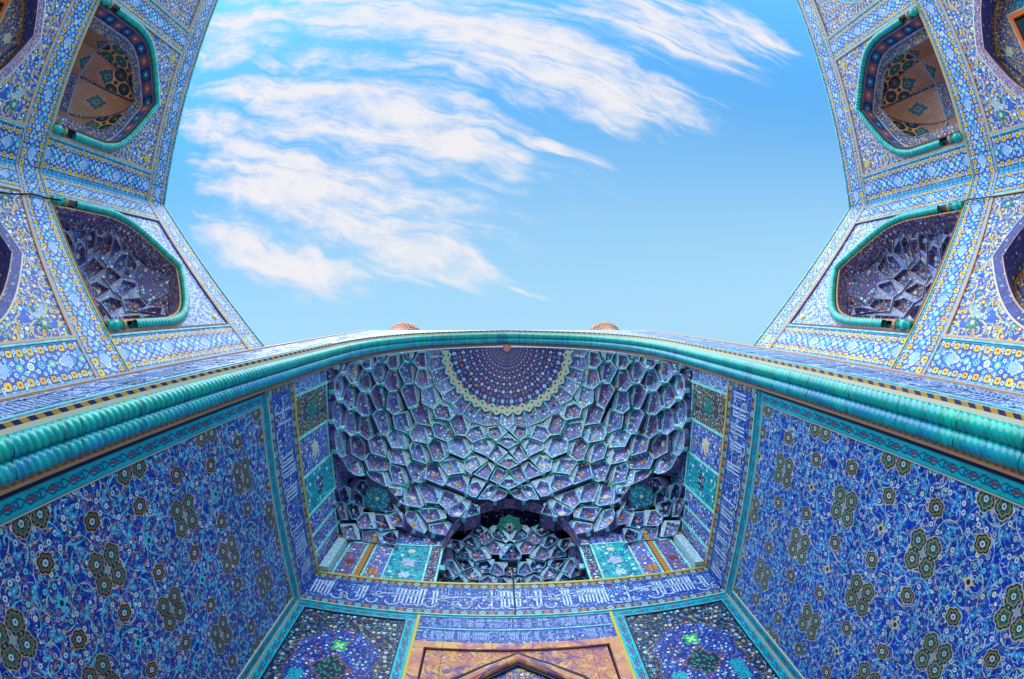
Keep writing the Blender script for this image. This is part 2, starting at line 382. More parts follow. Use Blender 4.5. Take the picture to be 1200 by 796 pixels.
def m_band(g):
    """bands of yellow squares and white flowers on the forecourt wings: u along, v across in metres"""
    u, v = g.uv()
    p = g.vec(u, v, 0.0)
    c = g.mix(g.noise(p, 3.0, 2.0) > 0.5, hexc('#2338a8'), hexc('#2c4ab4'))
    d2, r2, g2, b2, _ = g.vor(p, 13.0)
    c = g.mix(g.both(d2 < 0.34, g2 < 0.75), c, g.pick(r2, ('#cfd6ee', '#4f8fd0', '#8f9cdc', '#2f9cb8', '#1a2a8c')))
    PU = 0.285
    ir = g.floor(u / PU)
    x = g.m('FRACT', u / PU) * PU - PU / 2
    av = g.abs(v)
    wn = g.N.new('ShaderNodeTexWhiteNoise'); wn.noise_dimensions = '2D'
    g.L.new(g.vec(ir, v > 0.0).k, wn.inputs['Vector'])
    rr = V(g, wn.outputs[0])
    x = x + (rr - 0.5) * 0.03                          # hand-set: nothing quite on the line
    dd = (x * x * x * x + g.m('POWER', av - 0.33 + (rr - 0.5) * 0.02, 4.0)) ** 0.25
    c = g.mix(dd < 0.105, c, hexc('#16206c'))
    c = g.mix(dd < 0.066 + 0.022 * rr, c, g.pick(g.m('FRACT', rr * 7.3), ('#cfa824', '#d8b434', '#c8963a', '#bca24a', '#b8a878')))
    c = g.mix(g.hyp(x, av - 0.33) < 0.032, c, hexc('#8f5a1c')); c = g.mix(g.hyp(x, av - 0.33) < 0.016, c, hexc('#1f2a6c'))
    x2 = g.m('FRACT', u / PU + 0.5) * PU - PU / 2
    c = g.mix(g.hyp(x2, av - 0.36) < 0.05, c, hexc('#b8c4e0')); c = g.mix(g.hyp(x2, av - 0.36) < 0.022, c, hexc('#2f5fc0'))
    c = g.mix(g.hyp(x2, av - 0.20) < 0.055, c, hexc('#1c2f9c')); c = g.mix(g.hyp(x2, av - 0.20) < 0.044, c, g.pick(rr, ('#c4cfe6', '#4fb0c4', '#c4cfe6', '#c8b050'))); c = g.mix(g.hyp(x2, av - 0.20) < 0.018, c, hexc('#2a4ab4'))
    c = g.mix(g.hyp(x, av - 0.125) < 0.048, c, hexc('#bcc8e4')); c = g.mix(g.hyp(x, av - 0.125) < 0.02, c, hexc('#2a4ab4'))
    dq = g.hyp(x2, v)
    kq = g.m('FRACT', g.floor(u / PU + 0.5) / 3.0)
    c = g.mix(dq < 0.105, c, hexc('#1c2f9c'))
    c = g.mix(dq < 0.088, c, g.pick(kq + 0.05, ('#3fb4c4', '#c4d0b8', '#3fa4bc')))
    c = g.mix(dq < 0.046, c, g.pick(kq + 0.05, ('#c9b03a', '#3fa4b8', '#2a3f9c'))); c = g.mix(dq < 0.02, c, hexc('#cfd8ea'))
    x3 = g.m('FRACT', u / (PU * 6) + 0.25) * (PU * 6) - PU * 3
    m8 = g.hyp(x3, v) - 0.022 * g.cos(g.ang(v, x3) * 8.0)
    c = g.mix(m8 < 0.145, c, hexc('#a8b0dc')); c = g.mix(g.abs(m8 - 0.09) < 0.012, c, hexc('#5f74c8')); c = g.mix(m8 < 0.045, c, hexc('#8f9cd8'))
    c = g.mix(av > 0.445, c, hexc('#4aa0c8')); c = g.mix(av > 0.50, c, hexc('#2f86b4'))
    c = g.mix(g.both(av > 0.46, g.m('FRACT', u * 5.0) < 0.4), c, hexc('#2a5fb0'))
    return wear(g, c, u, v, 0.3)


def m_sun(g):
    """rays of star tiles shrinking towards the crown of the vault: u angle, v distance from the crown"""
    u, v = g.uv()
    NA = 72.0
    lr = g.m('LOGARITHM', v + 0.10, 2.718) * (NA / 6.2832)
    a = u * (NA / 6.2832)
    h = g.noise(g.vec(a, lr, 0.0), 0.35, 1.0)
    c = g.mix(h > 0.5, hexc('#2c3190'), hexc('#352c80'))
    for k, (oa, ol, rad, cols) in enumerate(((0.0, 0.0, 0.30, ('#e4e4f2', '#cfd0ea')), (0.5, 0.5, 0.27, ('#d08a3a', '#b8694a')), (0.5, 0.0, 0.17, ('#b8a8d0', '#8f9cd8')), (0.0, 0.5, 0.20, ('#3f6fb8', '#5a46a0')))):
        x = g.m('FRACT', a * 0.5 + oa) - 0.5; y = g.m('FRACT', lr * 0.5 + ol) - 0.5
        d = g.hyp(x, y)
        th = g.cos(g.ang(y, x) * 6.0)
        c = g.mix(d + 0.03 * th < rad * 0.62 + 0.035, c, hexc('#14154c'))
        c = g.mix(d + 0.03 * th < rad * 0.62, c, g.mix(g.m('FRACT', lr * 0.25) > 0.5, hexc(cols[0]), hexc(cols[1])))
        c = g.mix(d < rad * 0.2, c, hexc('#3a2f7c'))
    d2, r2, g2, b2, _ = g.vor(g.vec(a, lr), 2.2)
    c = g.mix(g.both(d2 < 0.22, g2 < 0.5), c, g.pick(r2, ('#b8b0d8', '#a8604a', '#4a6fc0', '#201c60')))
    return wear(g, c, u * 2.0, v)


def m_ovals(g):
    u, v = g.uv()
    c = g.mix(g.m('FRACT', (u + v) * 14.0) > 0.5, hexc('#e0aa64'), hexc('#d09874'))
    for (ou, ov, cols) in ((0, 0, ('#14807c', '#3a2450')), (0.5, 0.5, ('#3a2450', '#147a80'))):
        x = (g.m('FRACT', u / 0.62 + ou) - 0.5) * 0.62; y = (g.m('FRACT', v / 0.84 + ov) - 0.5) * 0.84
        d = g.hyp(x, y * 0.8)
        par = g.m('FRACT', g.floor(v / 0.84 + ov) * 0.5) > 0.25
        c = g.mix(d < 0.20, c, hexc('#281c3c')); c = g.mix(d < 0.175, c, g.mix(par, hexc(cols[0]), hexc(cols[1])))
        c = g.mix(g.abs(d - 0.09) < 0.02, c, hexc('#2a5f6c')); c = g.mix(d < 0.04, c, hexc('#c09a50'))
        x2 = (g.m('FRACT', u / 0.62 + ou + 0.5) - 0.5) * 0.62
        c = g.mix(g.hyp(x2, y) < 0.075, c, hexc('#4a2f4c'))
    return wear(g, c, u, v)


def m_pink(g):
    u, v = g.uv()
    k = g.m('FRACT', u * 9.0 + g.floor(v * 14.0) * 0.5)
    c = g.mix(k > 0.5, hexc('#cc8c6c'), hexc('#84545c'))
    c = g.mix(g.m('FRACT', v * 14.0) > 0.75, c, hexc('#d8a078'))
    x, y = g.abs(u), v - 0.9
    d = g.abs(x) * 1.1 + g.abs(y) * 0.8 + 0.03 * g.sin(g.ang(y, u) * 8.0)
    c = g.mix(d < 0.30, c, hexc('#14204c')); c = g.mix(d < 0.26, c, hexc('#1a6a84')); c = g.mix(d < 0.11, c, hexc('#c0a050')); c = g.mix(d < 0.07, c, hexc('#1c2a5c'))
    return wear(g, c, u, v)


def m_blocks(g):
    u, v = g.uv()
    k = g.m('FRACT', g.floor(u / 0.55) * 0.5) > 0.25
    x = (g.m('FRACT', u / 0.55) - 0.5) * 0.55
    c = g.mix(k, hexc('#15207c'), hexc('#6a4a74'))
    d = g.hyp(x * 0.8, v)
    c = g.mix(d < 0.16, c, g.mix(k, hexc('#1a6a94'), hexc('#a8605a'))); c = g.mix(d < 0.06, c, hexc('#b8b0c8'))
    c = g.mix(g.abs(x) > 0.24, c, hexc('#54407c')); c = g.mix(g.abs(v) > 0.22, c, hexc('#7a6a9c'))
    return wear(g, c, u, v)


def m_checker(g):
    u, v = g.uv()
    k = g.m('FRACT', u / 0.30 + v * 0.9) < 0.5
    c = g.mix(k, hexc('#a8842c'), hexc('#0d1250'))
    return wear(g, c, u, v, 0.15)


def m_glaze(base, alt):
    def fn(g):
        u, v = g.uv()
        n = g.noise(g.vec(u, v * 3.0, 0.0), 1.4, 4.0)
        n2 = g.noise(g.vec(g.floor(u / 0.132), 1.0, 0.0), 3.7, 0.0)
        c = g.mix(g.ss(n, 0.35, 0.7), hexc(base), hexc(alt))
        j = g.m('FRACT', u / 1.32)
        c = g.mix(g.both(g.m('FRACT', n * 23.0) < 0.1, n > 0.55), c, hexc('#1a7a84'))
        return g.mulc(g.mix(j < 0.016, c, hexc('#0a4a5a')), n2 * 0.8 + 0.6)
    return fn


def m_marble(g):
    u, v = g.uv()
    p = g.vec(u, v, 0.0)
    n = g.noise(p, 1.1, 6.0, 0.6, 1.2); n2 = g.noise(p, 2.3, 5.0, 0.65, 0.8)
    c = g.mix(g.ss(n, 0.42, 0.58), hexc('#bc8058'), hexc('#aa6668'))
    c = g.mix(g.ss(n2, 0.5, 0.6), c, hexc('#c89c58')); c = g.mix(g.ss(g.noise(p, 3.1, 6.0, 0.7, 0.6), 0.56, 0.66), c, hexc('#c8a898')); c = g.mix(g.ss(g.noise(p, 0.8, 4.0, 0.6, 2.0), 0.53, 0.62), c, hexc('#7c4a80'))
    c = g.mix(g.abs(g.noise(p, 1.7, 3.0, 0.5, 1.5) - 0.5) < 0.006, c, hexc('#c4a898'))
    x = g.m('FRACT', u / 1.15) - 0.5
    c = g.mix(g.abs(x) < 0.006, c, hexc('#5a3a34'))
    return c


def m_medal(side):
    """flowered panel beside the doorway: black field, cusped blue centre with green star, medallion and turquoise cartouche"""
    def fn(g):
        u, v = g.uv()                                  # u from the panel's middle, v height
        blk = floral(g, u, v, 0.85, ground=('#0d1240', '#131a54'), vine='#3a5a8c', vine2='#7f9c80', flecks=('#9ca8b8', '#2f8f8c', '#8f5a30', '#141c54', '#3f6f9c'),
                     flowers=('#c4c8d0', '#3fa4a0', '#8f9cc0', '#b8a05c'), dens=0.6, fdens=0.55, seed=36)
        blu = floral(g, u, v, 0.6, ground=('#0c1774', '#112288'), vine='#3f66cc', vine2=None, flecks=('#a8b4dc', '#94502e', '#4a7ad8', '#1a2a9c', '#6f5aa8'),
                     flowers=('#c4cce4', '#a8683a', '#8fb4dc', '#9fa8dc'), dens=0.5, fdens=0.5, seed=37)
        au = g.abs(u)
        cap = 9.02 - au * au * 0.75 - 0.05 * g.abs(g.sin(u * 7.0))
        ins = g.both(v < cap, au < (1.02 + 0.04 * g.sin(v * 8.0)))
        rim = g.both(v < cap + 0.05, au < (1.06 + 0.04 * g.sin(v * 8.0)))
        c = g.mix(rim, blk, hexc('#5a4440')); c = g.mix(ins, c, blu)
        s = g.hyp(u, v - 8.32) + 0.05 * g.cos(g.ang(v - 8.32, u) * 4.0 + 0.0)
        c = g.mix(s < 0.20, c, hexc('#2a9c5a')); c = g.mix(s < 0.09, c, hexc('#a8d8a8'))
        d = au + g.abs(v - 7.42) * 0.9 + 0.04 * g.cos(u * 30.0)
        grn = g.mix(g.vor(g.vec(u, v), 9.0)[0] < 0.3, hexc('#101c40'), hexc('#237c70'))
        c = g.mix(d < 0.52, c, hexc('#8f3f34')); c = g.mix(d < 0.48, c, grn)
        e = g.mx(g.abs(au - 0.72) * 1.3, g.abs(v - 6.85) * 0.55) + 0.02 * g.sin(v * 22.0)
        c = g.mix(e < 0.22, c, hexc('#0f5f8c')); c = g.mix(e < 0.195, c, hexc('#1290ac')); c = g.mix(g.both(e < 0.17, g.vor(g.vec(u, v), 11.0)[0] < 0.26), c, hexc('#0f4f8c'))
        return wear(g, c, u, v)
    return fn


M = {}
M['side_warm'] = mat('arabesque_tile_warm', m_side(True), bump=0.05)
M['side_cool'] = mat('arabesque_tile_blue', m_side(False), bump=0.05)
M['turq'] = mat('turquoise_scroll_tile', m_turq)
M['chain'] = mat('chain_border_tile', m_chain)
M['callig'] = mat('inscription_ground_tile', m_callig)
M['white'] = mat('white_letter_tile', lambda g: hexc('#c4c6e8'))
M['white3'] = mat('pale_letter_tile', lambda g: hexc('#8f98d4'))
M['white2'] = mat('white_glaze_tile', lambda g: g.mix(g.vor(g.vec(*g.uv()), 9.0)[0] < 0.25, hexc('#b4c4d0'), hexc('#6a8ab0')))
for k in ('dark', 'ornate', 'blue', 'turq', 'cell1', 'cell2', 'cell3', 'cell4', 'deep', 'skirt', 'pale', 'fine', 'yellow', 'gold', 'night', 'pinkborder', 'black', 'plum'):
    M['f_' + k] = mat('floral_tile_' + k, m_fleur(k))
M['band'] = mat('yellow_square_band_tile', m_band)
M['sun'] = mat('star_ray_tile', m_sun)
M['ovals'] = mat('oval_medallion_tile', m_ovals)
M['pink'] = mat('brick_and_medallion_tile', m_pink)
M['blocks'] = mat('soffit_block_tile', m_blocks)
M['checker'] = mat('yellow_black_checker_tile', m_checker)
M['rope'] = mat('turquoise_glaze', m_glaze('#08aa98', '#0896aa'), rough=0.22, spec=0.5)
M['rope_blue'] = mat('turquoise_blue_glaze', m_glaze('#0aa4a8', '#1078b8'), rough=0.22, spec=0.5)
M['carved'] = mat('carved_stone', lambda g: g.mulc(m_marble(g), 1.0 - 0.35 * scroll(g, *g.uv(), 2.2, 0.13, 0.02, 0.26, 3.0)), rough=0.5)
M['marble'] = mat('veined_stone', m_marble, rough=0.4)
M['medal'] = mat('cusped_panel_tile', m_medal(1))
M['trim'] = mat('pink_stone_trim', lambda g: g.mulc(g.mix(g.noise(g.vec(*g.uv()), 5.0, 3.0) > 0.5, hexc('#c4917c'), hexc('#b8a08f')), 0.95), rough=0.6)
M['trim_dark'] = mat('red_brown_trim', lambda g: hexc('#6a3a40'), rough=0.6)
M['gold'] = mat('ochre_trim', lambda g: g.mix(g.m('FRACT', g.uv()[0] * 6.0) > 0.5, hexc('#b8843a'), hexc('#9c5f34')), rough=0.5)
M['yel'] = mat('yellow_edge_tile', lambda g: hexc('#b8a83a'))
M['tline'] = mat('turquoise_line_tile', lambda g: g.mix(g.noise(g.vec(*g.uv()), 4.0, 2.0) > 0.52, hexc('#68c8c8'), hexc('#98dcd4')))
M['tline2'] = mat('pale_turquoise_line_tile', lambda g: g.mix(g.noise(g.vec(*g.uv()), 3.0, 2.0) > 0.5, hexc('#5ab0c0'), hexc('#8ac4cc')))
M['greenstar'] = mat('green_star_tile', lambda g: g.mix(g.vor(g.vec(*g.uv()), 9.0)[0] < 0.3, hexc('#0f6a6a'), hexc('#1f9484')))
M['brownstar'] = mat('brown_diamond_tile', lambda g: hexc('#6a3a34'))
M['cream'] = mat('cream_tile', lambda g: hexc('#c4bcaa'))
M['ink'] = mat('dark_navy_tile', lambda g: hexc('#14163c'))
M['navy'] = mat('navy_tile', lambda g: hexc('#10206c'))
M['orange'] = mat('orange_painted_wood', lambda g: hexc('#d8641c'), rough=0.5)
M['grille'] = mat('lattice_wood', lambda g: g.mix(g.mx(g.m('FRACT', g.uv()[0] * 14.0) < 0.3, g.m('FRACT', g.uv()[1] * 14.0) < 0.3), hexc('#0c0a10'), hexc('#6a4a5a')), rough=0.6)
M['glass'] = mat('dark_window_glass', lambda g: hexc('#0c0c14'), rough=0.1)
M['brick'] = mat('buff_brick', lambda g: g.mix(g.noise(g.vec(*g.uv()), 4.0, 4.0) > 0.5, hexc('#a4886c'), hexc('#8f745c')), rough=0.8)
M['minaret'] = mat('minaret_lattice_tile', lambda g: g.mix(g.abs(g.m('FRACT', g.uv()[0] * 3.0 + g.uv()[1] * 2.4) - 0.5) + g.abs(g.m('FRACT', g.uv()[0] * 3.0 - g.uv()[1] * 2.4) - 0.5) < 0.42, hexc('#b0704c'), hexc('#5a302c')), rough=0.5)
M['paving'] = mat('pale_paving', lambda g: hexc('#d2c8b4'), rough=0.8)
M['cable'] = mat('black_rubber', lambda g: hexc('#0a0a10'), rough=0.5)
M['star8'] = mat('star_ceiling_tile', m_fleur('turq'))
M['medal_red'] = mat('red_crown_tile', lambda g: g.mix(g.hyp(g.uv()[0], g.uv()[1]) < 0.16, hexc('#b8604a'), hexc('#c8a0a0')))
M['starb'] = mat('blue_star_tile', lambda g: g.mix(g.vor(g.vec(*g.uv()), 7.0)[0] < 0.32, hexc('#0f5f94'), hexc('#2fa4b8')))


# ------------------------------------------------------------------ mesh helpers
class MB:
    """collects faces; build() links them as ONE mesh object"""
    def __init__(s): s.v, s.f, s.m, s.uv, s.sm = [], [], [], [], []
    def poly(s, pts, m, uv=None, smooth=False):
        i = len(s.v)
        s.v += [tuple(p) for p in pts]
        s.f.append(tuple(range(i, i + len(pts))))
        s.m.append(m); s.sm.append(smooth)
        if uv is None:
            a = Vector(pts[0]); e1 = (Vector(pts[1]) - a)
            e1 = e1.normalized() if e1.length > 1e-9 else Vector((1, 0, 0))
            nn = (Vector(pts[1]) - a).cross(Vector(pts[2]) - a)
            nn = nn.normalized() if nn.length > 1e-12 else Vector((0, 0, 1))
            e2 = nn.cross(e1)
            uv = [((Vector(p)).dot(e1), (Vector(p)).dot(e2)) for p in pts]
        s.uv += list(uv)
    def grid(s, P, m, UV, smooth=True, close=False):
        """P[i][j] points, UV[i][j] coordinates"""
        for i in range(len(P) - 1):
            for j in range(len(P[0]) - 1):
                s.poly((P[i][j], P[i + 1][j], P[i + 1][j + 1], P[i][j + 1]), m, (UV[i][j], UV[i + 1][j], UV[i + 1][j + 1], UV[i][j + 1]), smooth)
    def build(s, name, parent=None, weld=False):
        me = bpy.data.meshes.new(name)
        org = parent_origin(parent)
        me.from_pydata([(x - org.x, y - org.y, z - org.z) for x, y, z in s.v], [], s.f)
        names = []
        for k in s.m:
            if k not in names: names.append(k)
        for k in names: me.materials.append(M[k])
        me.polygons.foreach_set('material_index', [names.index(k) for k in s.m])
        me.polygons.foreach_set('use_smooth', s.sm)
        lay = me.uv_layers.new(name='UVMap')
        lay.data.foreach_set('uv', [c for p in s.uv for c in p])
        if weld:
            import bmesh
            bm = bmesh.new(); bm.from_mesh(me)
            bmesh.ops.remove_doubles(bm, verts=bm.verts, dist=1e-4)
            bm.to_mesh(me); bm.free()
        me.update()
        o = bpy.data.objects.new(name, me); COL.objects.link(o)
        if parent is not None: o.parent = parent
        return o


ORG = {}
def parent_origin(p):
    v = Vector((0, 0, 0))
    while p is not None:
        v += p.location; p = p.parent
    return v


def tag(o, label=None, cat=None, group=None, kind=None):
    if label: o['label'] = label
    if cat: o['category'] = cat
    if group: o['group'] = group
    if kind: o['kind'] = kind
    return o


def thing(name, loc, label, cat, group=None):
    o = bpy.data.objects.new(name, None); COL.objects.link(o)
    o.location = loc; o.empty_display_size = 0.3
    return tag(o, label, cat, group)


class Plane:
    """a wall face: u along the wall, v up, w out of the wall towards the viewer's side"""
    def __init__(s, o, du, n): s.o, s.du, s.dv, s.n = Vector(o), Vector(du).normalized(), Vector((0, 0, 1)), Vector(n).normalized()
    def p(s, u, v, w=0.0): return s.o + s.du * u + s.dv * v + s.n * w
    def uvs(s, pts, mode, u0, u1, v0, v1):
        if mode == 'wall': return list(pts)
        if mode == 'along_u': return [(u, (v - (v0 + v1) / 2) / (v1 - v0)) for u, v in pts]
        if mode == 'along_v': return [(v, (u - (u0 + u1) / 2) / (u1 - u0)) for u, v in pts]
        if mode == 'metre_u': return [(u, v - (v0 + v1) / 2) for u, v in pts]
        if mode == 'metre_v': return [(v, u - (u0 + u1) / 2) for u, v in pts]
    def rect(s, mb, u0, u1, v0, v1, w, m, mode='wall'):
        q = [(u0, v0), (u1, v0), (u1, v1), (u0, v1)]
        mb.poly([s.p(u, v, w) for u, v in q], m, s.uvs(q, mode, u0, u1, v0, v1))
    def slab(s, mb, u0, u1, v0, v1, w0, w1, m, mode='wall', side=None):
        s.rect(mb, u0, u1, v0, v1, w1, m, mode)
        q = [(u0, v0), (u1, v0), (u1, v1), (u0, v1)]
        for i in range(4):
            a, b = q[i], q[(i + 1) % 4]
            mb.poly([s.p(*a, w0), s.p(*b, w0), s.p(*b, w1), s.p(*a, w1)], side or m)
    def bar(s, mb, a, b, wd, w0, w1, m):
        """a raised strip from a to b (u, v)"""
        a, b = Vector(a), Vector(b); d = (b - a); L = d.length; d /= L; e = Vector((-d.y, d.x)) * wd / 2
        q = [a - e, b - e, b + e, a + e]
        uv = [(0, -0.5), (L, -0.5), (L, 0.5), (0, 0.5)]
        mb.poly([s.p(c.x, c.y, w1) for c in q], m, uv)
        for i in range(4):
            c, k = q[i], q[(i + 1) % 4]
            mb.poly([s.p(c.x, c.y, w0), s.p(k.x, k.y, w0), s.p(k.x, k.y, w1), s.p(c.x, c.y, w1)], m)


def frame(pl, mb, u0, u1, v0, v1, wd, w0, w1, m, mode=None, bottom=True):
    """four strips mitred end to end round a rectangle"""
    md = (lambda k: k) if mode is None else (lambda k: mode + k)
    pl.slab(mb, u0, u1, v1 - wd, v1, w0, w1, m, 'along_u')
    lo = v0 + wd if bottom else v0
    if bottom: pl.slab(mb, u0, u1, v0, v0 + wd, w0, w1, m, 'along_u')
    pl.slab(mb, u0, u0 + wd, lo, v1 - wd, w0, w1, m, 'along_v')
    pl.slab(mb, u1 - wd, u1, lo, v1 - wd, w0, w1, m, 'along_v')


def tube(mb, pts, r, m, seg=8, radf=None, smooth=True, vscale=1.0):
    pts = [Vector(p) for p in pts]
    T = []
    for i in range(len(pts)):
        T.append((pts[min(i + 1, len(pts) - 1)] - pts[max(i - 1, 0)]).normalized())
    up = Vector((0, 1, 0)) if abs(T[0].y) < 0.9 else Vector((1, 0, 0))
    nrm = (up - T[0] * up.dot(T[0])).normalized()
    P, UV, L = [], [], 0.0
    for i, p in enumerate(pts):
        if i:
            L += (p - pts[i - 1]).length
            nrm = (nrm - T[i] * nrm.dot(T[i])).normalized()
        bi = T[i].cross(nrm)
        row, ur = [], []
        for j in range(seg + 1):
            a = 2 * PI * j / seg
            rr = r if radf is None else radf(L, a)
            row.append(p + (nrm * math.cos(a) + bi * math.sin(a)) * rr); ur.append((L, j / seg * vscale))
        P.append(row); UV.append(ur)
    mb.grid(P, m, UV, smooth)


def resample(pts, step):
    pts = [Vector(p) for p in pts]
    out, acc = [pts[0]], 0.0
    for a, b in zip(pts, pts[1:]):
        L = (b - a).length; d = 0.0
        while acc + (L - d) >= step:
            d += step - acc; acc = 0.0
            out.append(a + (b - a) * (d / L))
        acc += L - d
    return out


def spline(pts, n=8):
    """Catmull-Rom through the points"""
    pts = [Vector(p) for p in pts]; out = []
    for i in range(len(pts) - 1):
        p0, p1, p2, p3 = pts[max(i - 1, 0)], pts[i], pts[i + 1], pts[min(i + 2, len(pts) - 1)]
        for k in range(n):
            t = k / n
            out.append(0.5 * ((2 * p1) + (p2 - p0) * t + (2 * p0 - 5 * p1 + 4 * p2 - p3) * t * t + (3 * p1 - p0 - 3 * p2 + p3) * t ** 3))
    out.append(pts[-1])
    return out


def rope(name, path, r, m, parent, spacing=0.155, lobes=4, depth=0.17, seg=16, sub=6):
    """a twisted moulding: raised strands winding round the path"""
    pts = resample(path, spacing / sub)
    pitch = spacing * lobes
    mb = MB()
    def rf(L, a):
        s = abs(math.sin(0.5 * lobes * (a - 2 * PI * L / pitch)))
        return r * (1 - depth + depth * 1.2 * s ** 0.45)
    tube(mb, pts, r, m, seg, rf)
    return mb.build(name, parent, weld=True)


def lathe(mb, c, prof, m, seg=20, axis=Vector((0, 0, 1))):
    c = Vector(c)
    P, UV = [], []
    for r, z in prof:
        P.append([c + Vector((r * math.cos(2 * PI * j / seg), r * math.sin(2 * PI * j / seg), z)) for j in range(seg + 1)])
        UV.append([(j / seg * 6, z) for j in range(seg + 1)])
    mb.grid(P, m, UV, True)


def lettering(pl, u0, u1, v0, v1, w, seed, parent, wd=None, vertical=False, dens=1.0, m='white'):
    """interlaced thuluth script: tall uprights, deep bowls, long back-swept strokes and dots, in white tile"""
    rnd = random.Random(seed); mb = MB(); H = (v1 - v0) if not vertical else (u1 - u0)
    wd = wd or 0.05 * H
    S = (u1 - u0) if not vertical else (v1 - v0)
    def pos(s, h):
        return pl.p(u0 + s, v0 + h, w) if not vertical else pl.p(u0 + h, v0 + s, w)
    def stroke(pts, w0, w1):
        pts = [Vector(p) for p in pts]; n = len(pts)
        for i in range(n - 1):
            a, b = pts[i], pts[i + 1]; d = (b - a)
            if d.length < 1e-6: continue
            d.normalize(); e = Vector((-d.y, d.x))
            wa = w0 + (w1 - w0) * i / (n - 1); wb = w0 + (w1 - w0) * (i + 1) / (n - 1)
            a2 = a - d * wa * 0.3
            q = [a2 - e * wa / 2, b - e * wb / 2, b + e * wb / 2, a2 + e * wa / 2]
            if min(p.x for p in q) < 0 or max(p.x for p in q) > S or min(p.y for p in q) < 0 or max(p.y for p in q) > H: continue
            mb.poly([pos(p.x, p.y) for p in q], m)
    def arc(cx, cy, rx, ry, a0, a1, n=9):
        return [(cx + rx * math.cos(a0 + (a1 - a0) * k / n), cy + ry * math.sin(a0 + (a1 - a0) * k / n)) for k in range(n + 1)]
    s = 0.08 * H
    while s < S - 0.1 * H:
        t = rnd.random()
        top = H * rnd.uniform(0.84, 0.94); bot = H * rnd.uniform(0.14, 0.26); ln = H * rnd.uniform(-0.03, 0.02)
        if t < 0.50:                                   # a pair or trio of uprights
            for k in range(rnd.choice((1, 2, 2, 3))):
                stroke([(s + ln, top), (s + ln * 0.4, (top + bot) / 2), (s, bot)], wd * 1.15, wd * 0.7)
                stroke([(s + ln - wd * 0.9, top - wd), (s + ln + wd * .4, top)], wd * 0.8, wd * 0.6)
                s += H * rnd.uniform(0.085, 0.12) / dens
            if rnd.random() < 0.6: stroke(arc(s + 0.02 * H, bot + 0.02 * H, 0.16 * H, 0.09 * H, PI, 2 * PI), wd, wd * 0.7)
        elif t < 0.68:                                 # bowl
            rx = H * rnd.uniform(0.12, 0.2)
            stroke(arc(s + rx, H * 0.24, rx, H * 0.15, PI * 0.95, PI * 2.1), wd * 0.7, wd * 1.15)
            stroke([(s + rx * 0.9, H * .46), (s + rx * 1.1, H * .5)], wd * 1.3, wd * 1.3)
            s += rx * 1.5 / dens
        elif t < 0.82:                                 # looped letter
            r = H * rnd.uniform(0.055, 0.08); h = H * rnd.choice((0.3, 0.34, 0.56))
            stroke(arc(s + r, h, r, r * 1.1, 0, 2 * PI, 10), wd * 0.8, wd * 0.8)
            stroke(arc(s + 2 * r, h - r * 1.2, r * 2.2, r, PI, 1.6 * PI), wd, wd * 0.6)
            s += 2.6 * r / dens
        else:                                          # long sweep through the uprights
            L = H * rnd.uniform(0.6, 1.1); h = H * rnd.uniform(0.5, 0.66)
            stroke([(s + L * k / 8, h + H * 0.05 * math.sin(k / 8 * PI)) for k in range(9)], wd * 1.0, wd * 0.5)
            s += 0.16 * H / dens
        if rnd.random() < 0.4:
            h = H * rnd.uniform(0.35, 0.8)
            stroke([(s, h), (s + wd * 1.1, h + wd * 0.9)], wd * 1.2, wd * 1.2)
    return mb.build('lettering', parent)


# ------------------------------------------------------------------ honeycomb (muqarnas) cells
def clip_half(poly, a, b, c):
    """keep a*x + b*y <= c"""
    out = []
    for i in range(len(poly)):
        p, q = poly[i], poly[(i + 1) % len(poly)]
        fp, fq = a * p[0] + b * p[1] - c, a * q[0] + b * q[1] - c
        if fp <= 0: out.append(p)
        if (fp < 0) != (fq < 0) and abs(fp - fq) > 1e-12:
            t = fp / (fp - fq); out.append((p[0] + (q[0] - p[0]) * t, p[1] + (q[1] - p[1]) * t))
    return out


def voronoi(sites, others, big):
    res = []
    allp = sites + others
    for i, s in enumerate(sites):
        poly = [(s[0] - big, s[1] - big), (s[0] + big, s[1] - big), (s[0] + big, s[1] + big), (s[0] - big, s[1] + big)]
        for j, o in enumerate(allp):
            if j == i: continue
            dx, dy = o[0] - s[0], o[1] - s[1]
            if dx * dx + dy * dy > 8 * big * big or dx * dx + dy * dy < 1e-9: continue
            poly = clip_half(poly, dx, dy, (o[0] ** 2 + o[1] ** 2 - s[0] ** 2 - s[1] ** 2) / 2)
            if len(poly) < 3: break
        # drop very short edges
        if len(poly) >= 3:
            L = [math.dist(poly[k], poly[(k + 1) % len(poly)]) for k in range(len(poly))]
            per = sum(L); keep = [poly[k] for k in range(len(poly)) if L[k] > 0.045 * per]
            if len(keep) >= 3: poly = keep
        res.append(poly if len(poly) >= 3 else None)
    return res


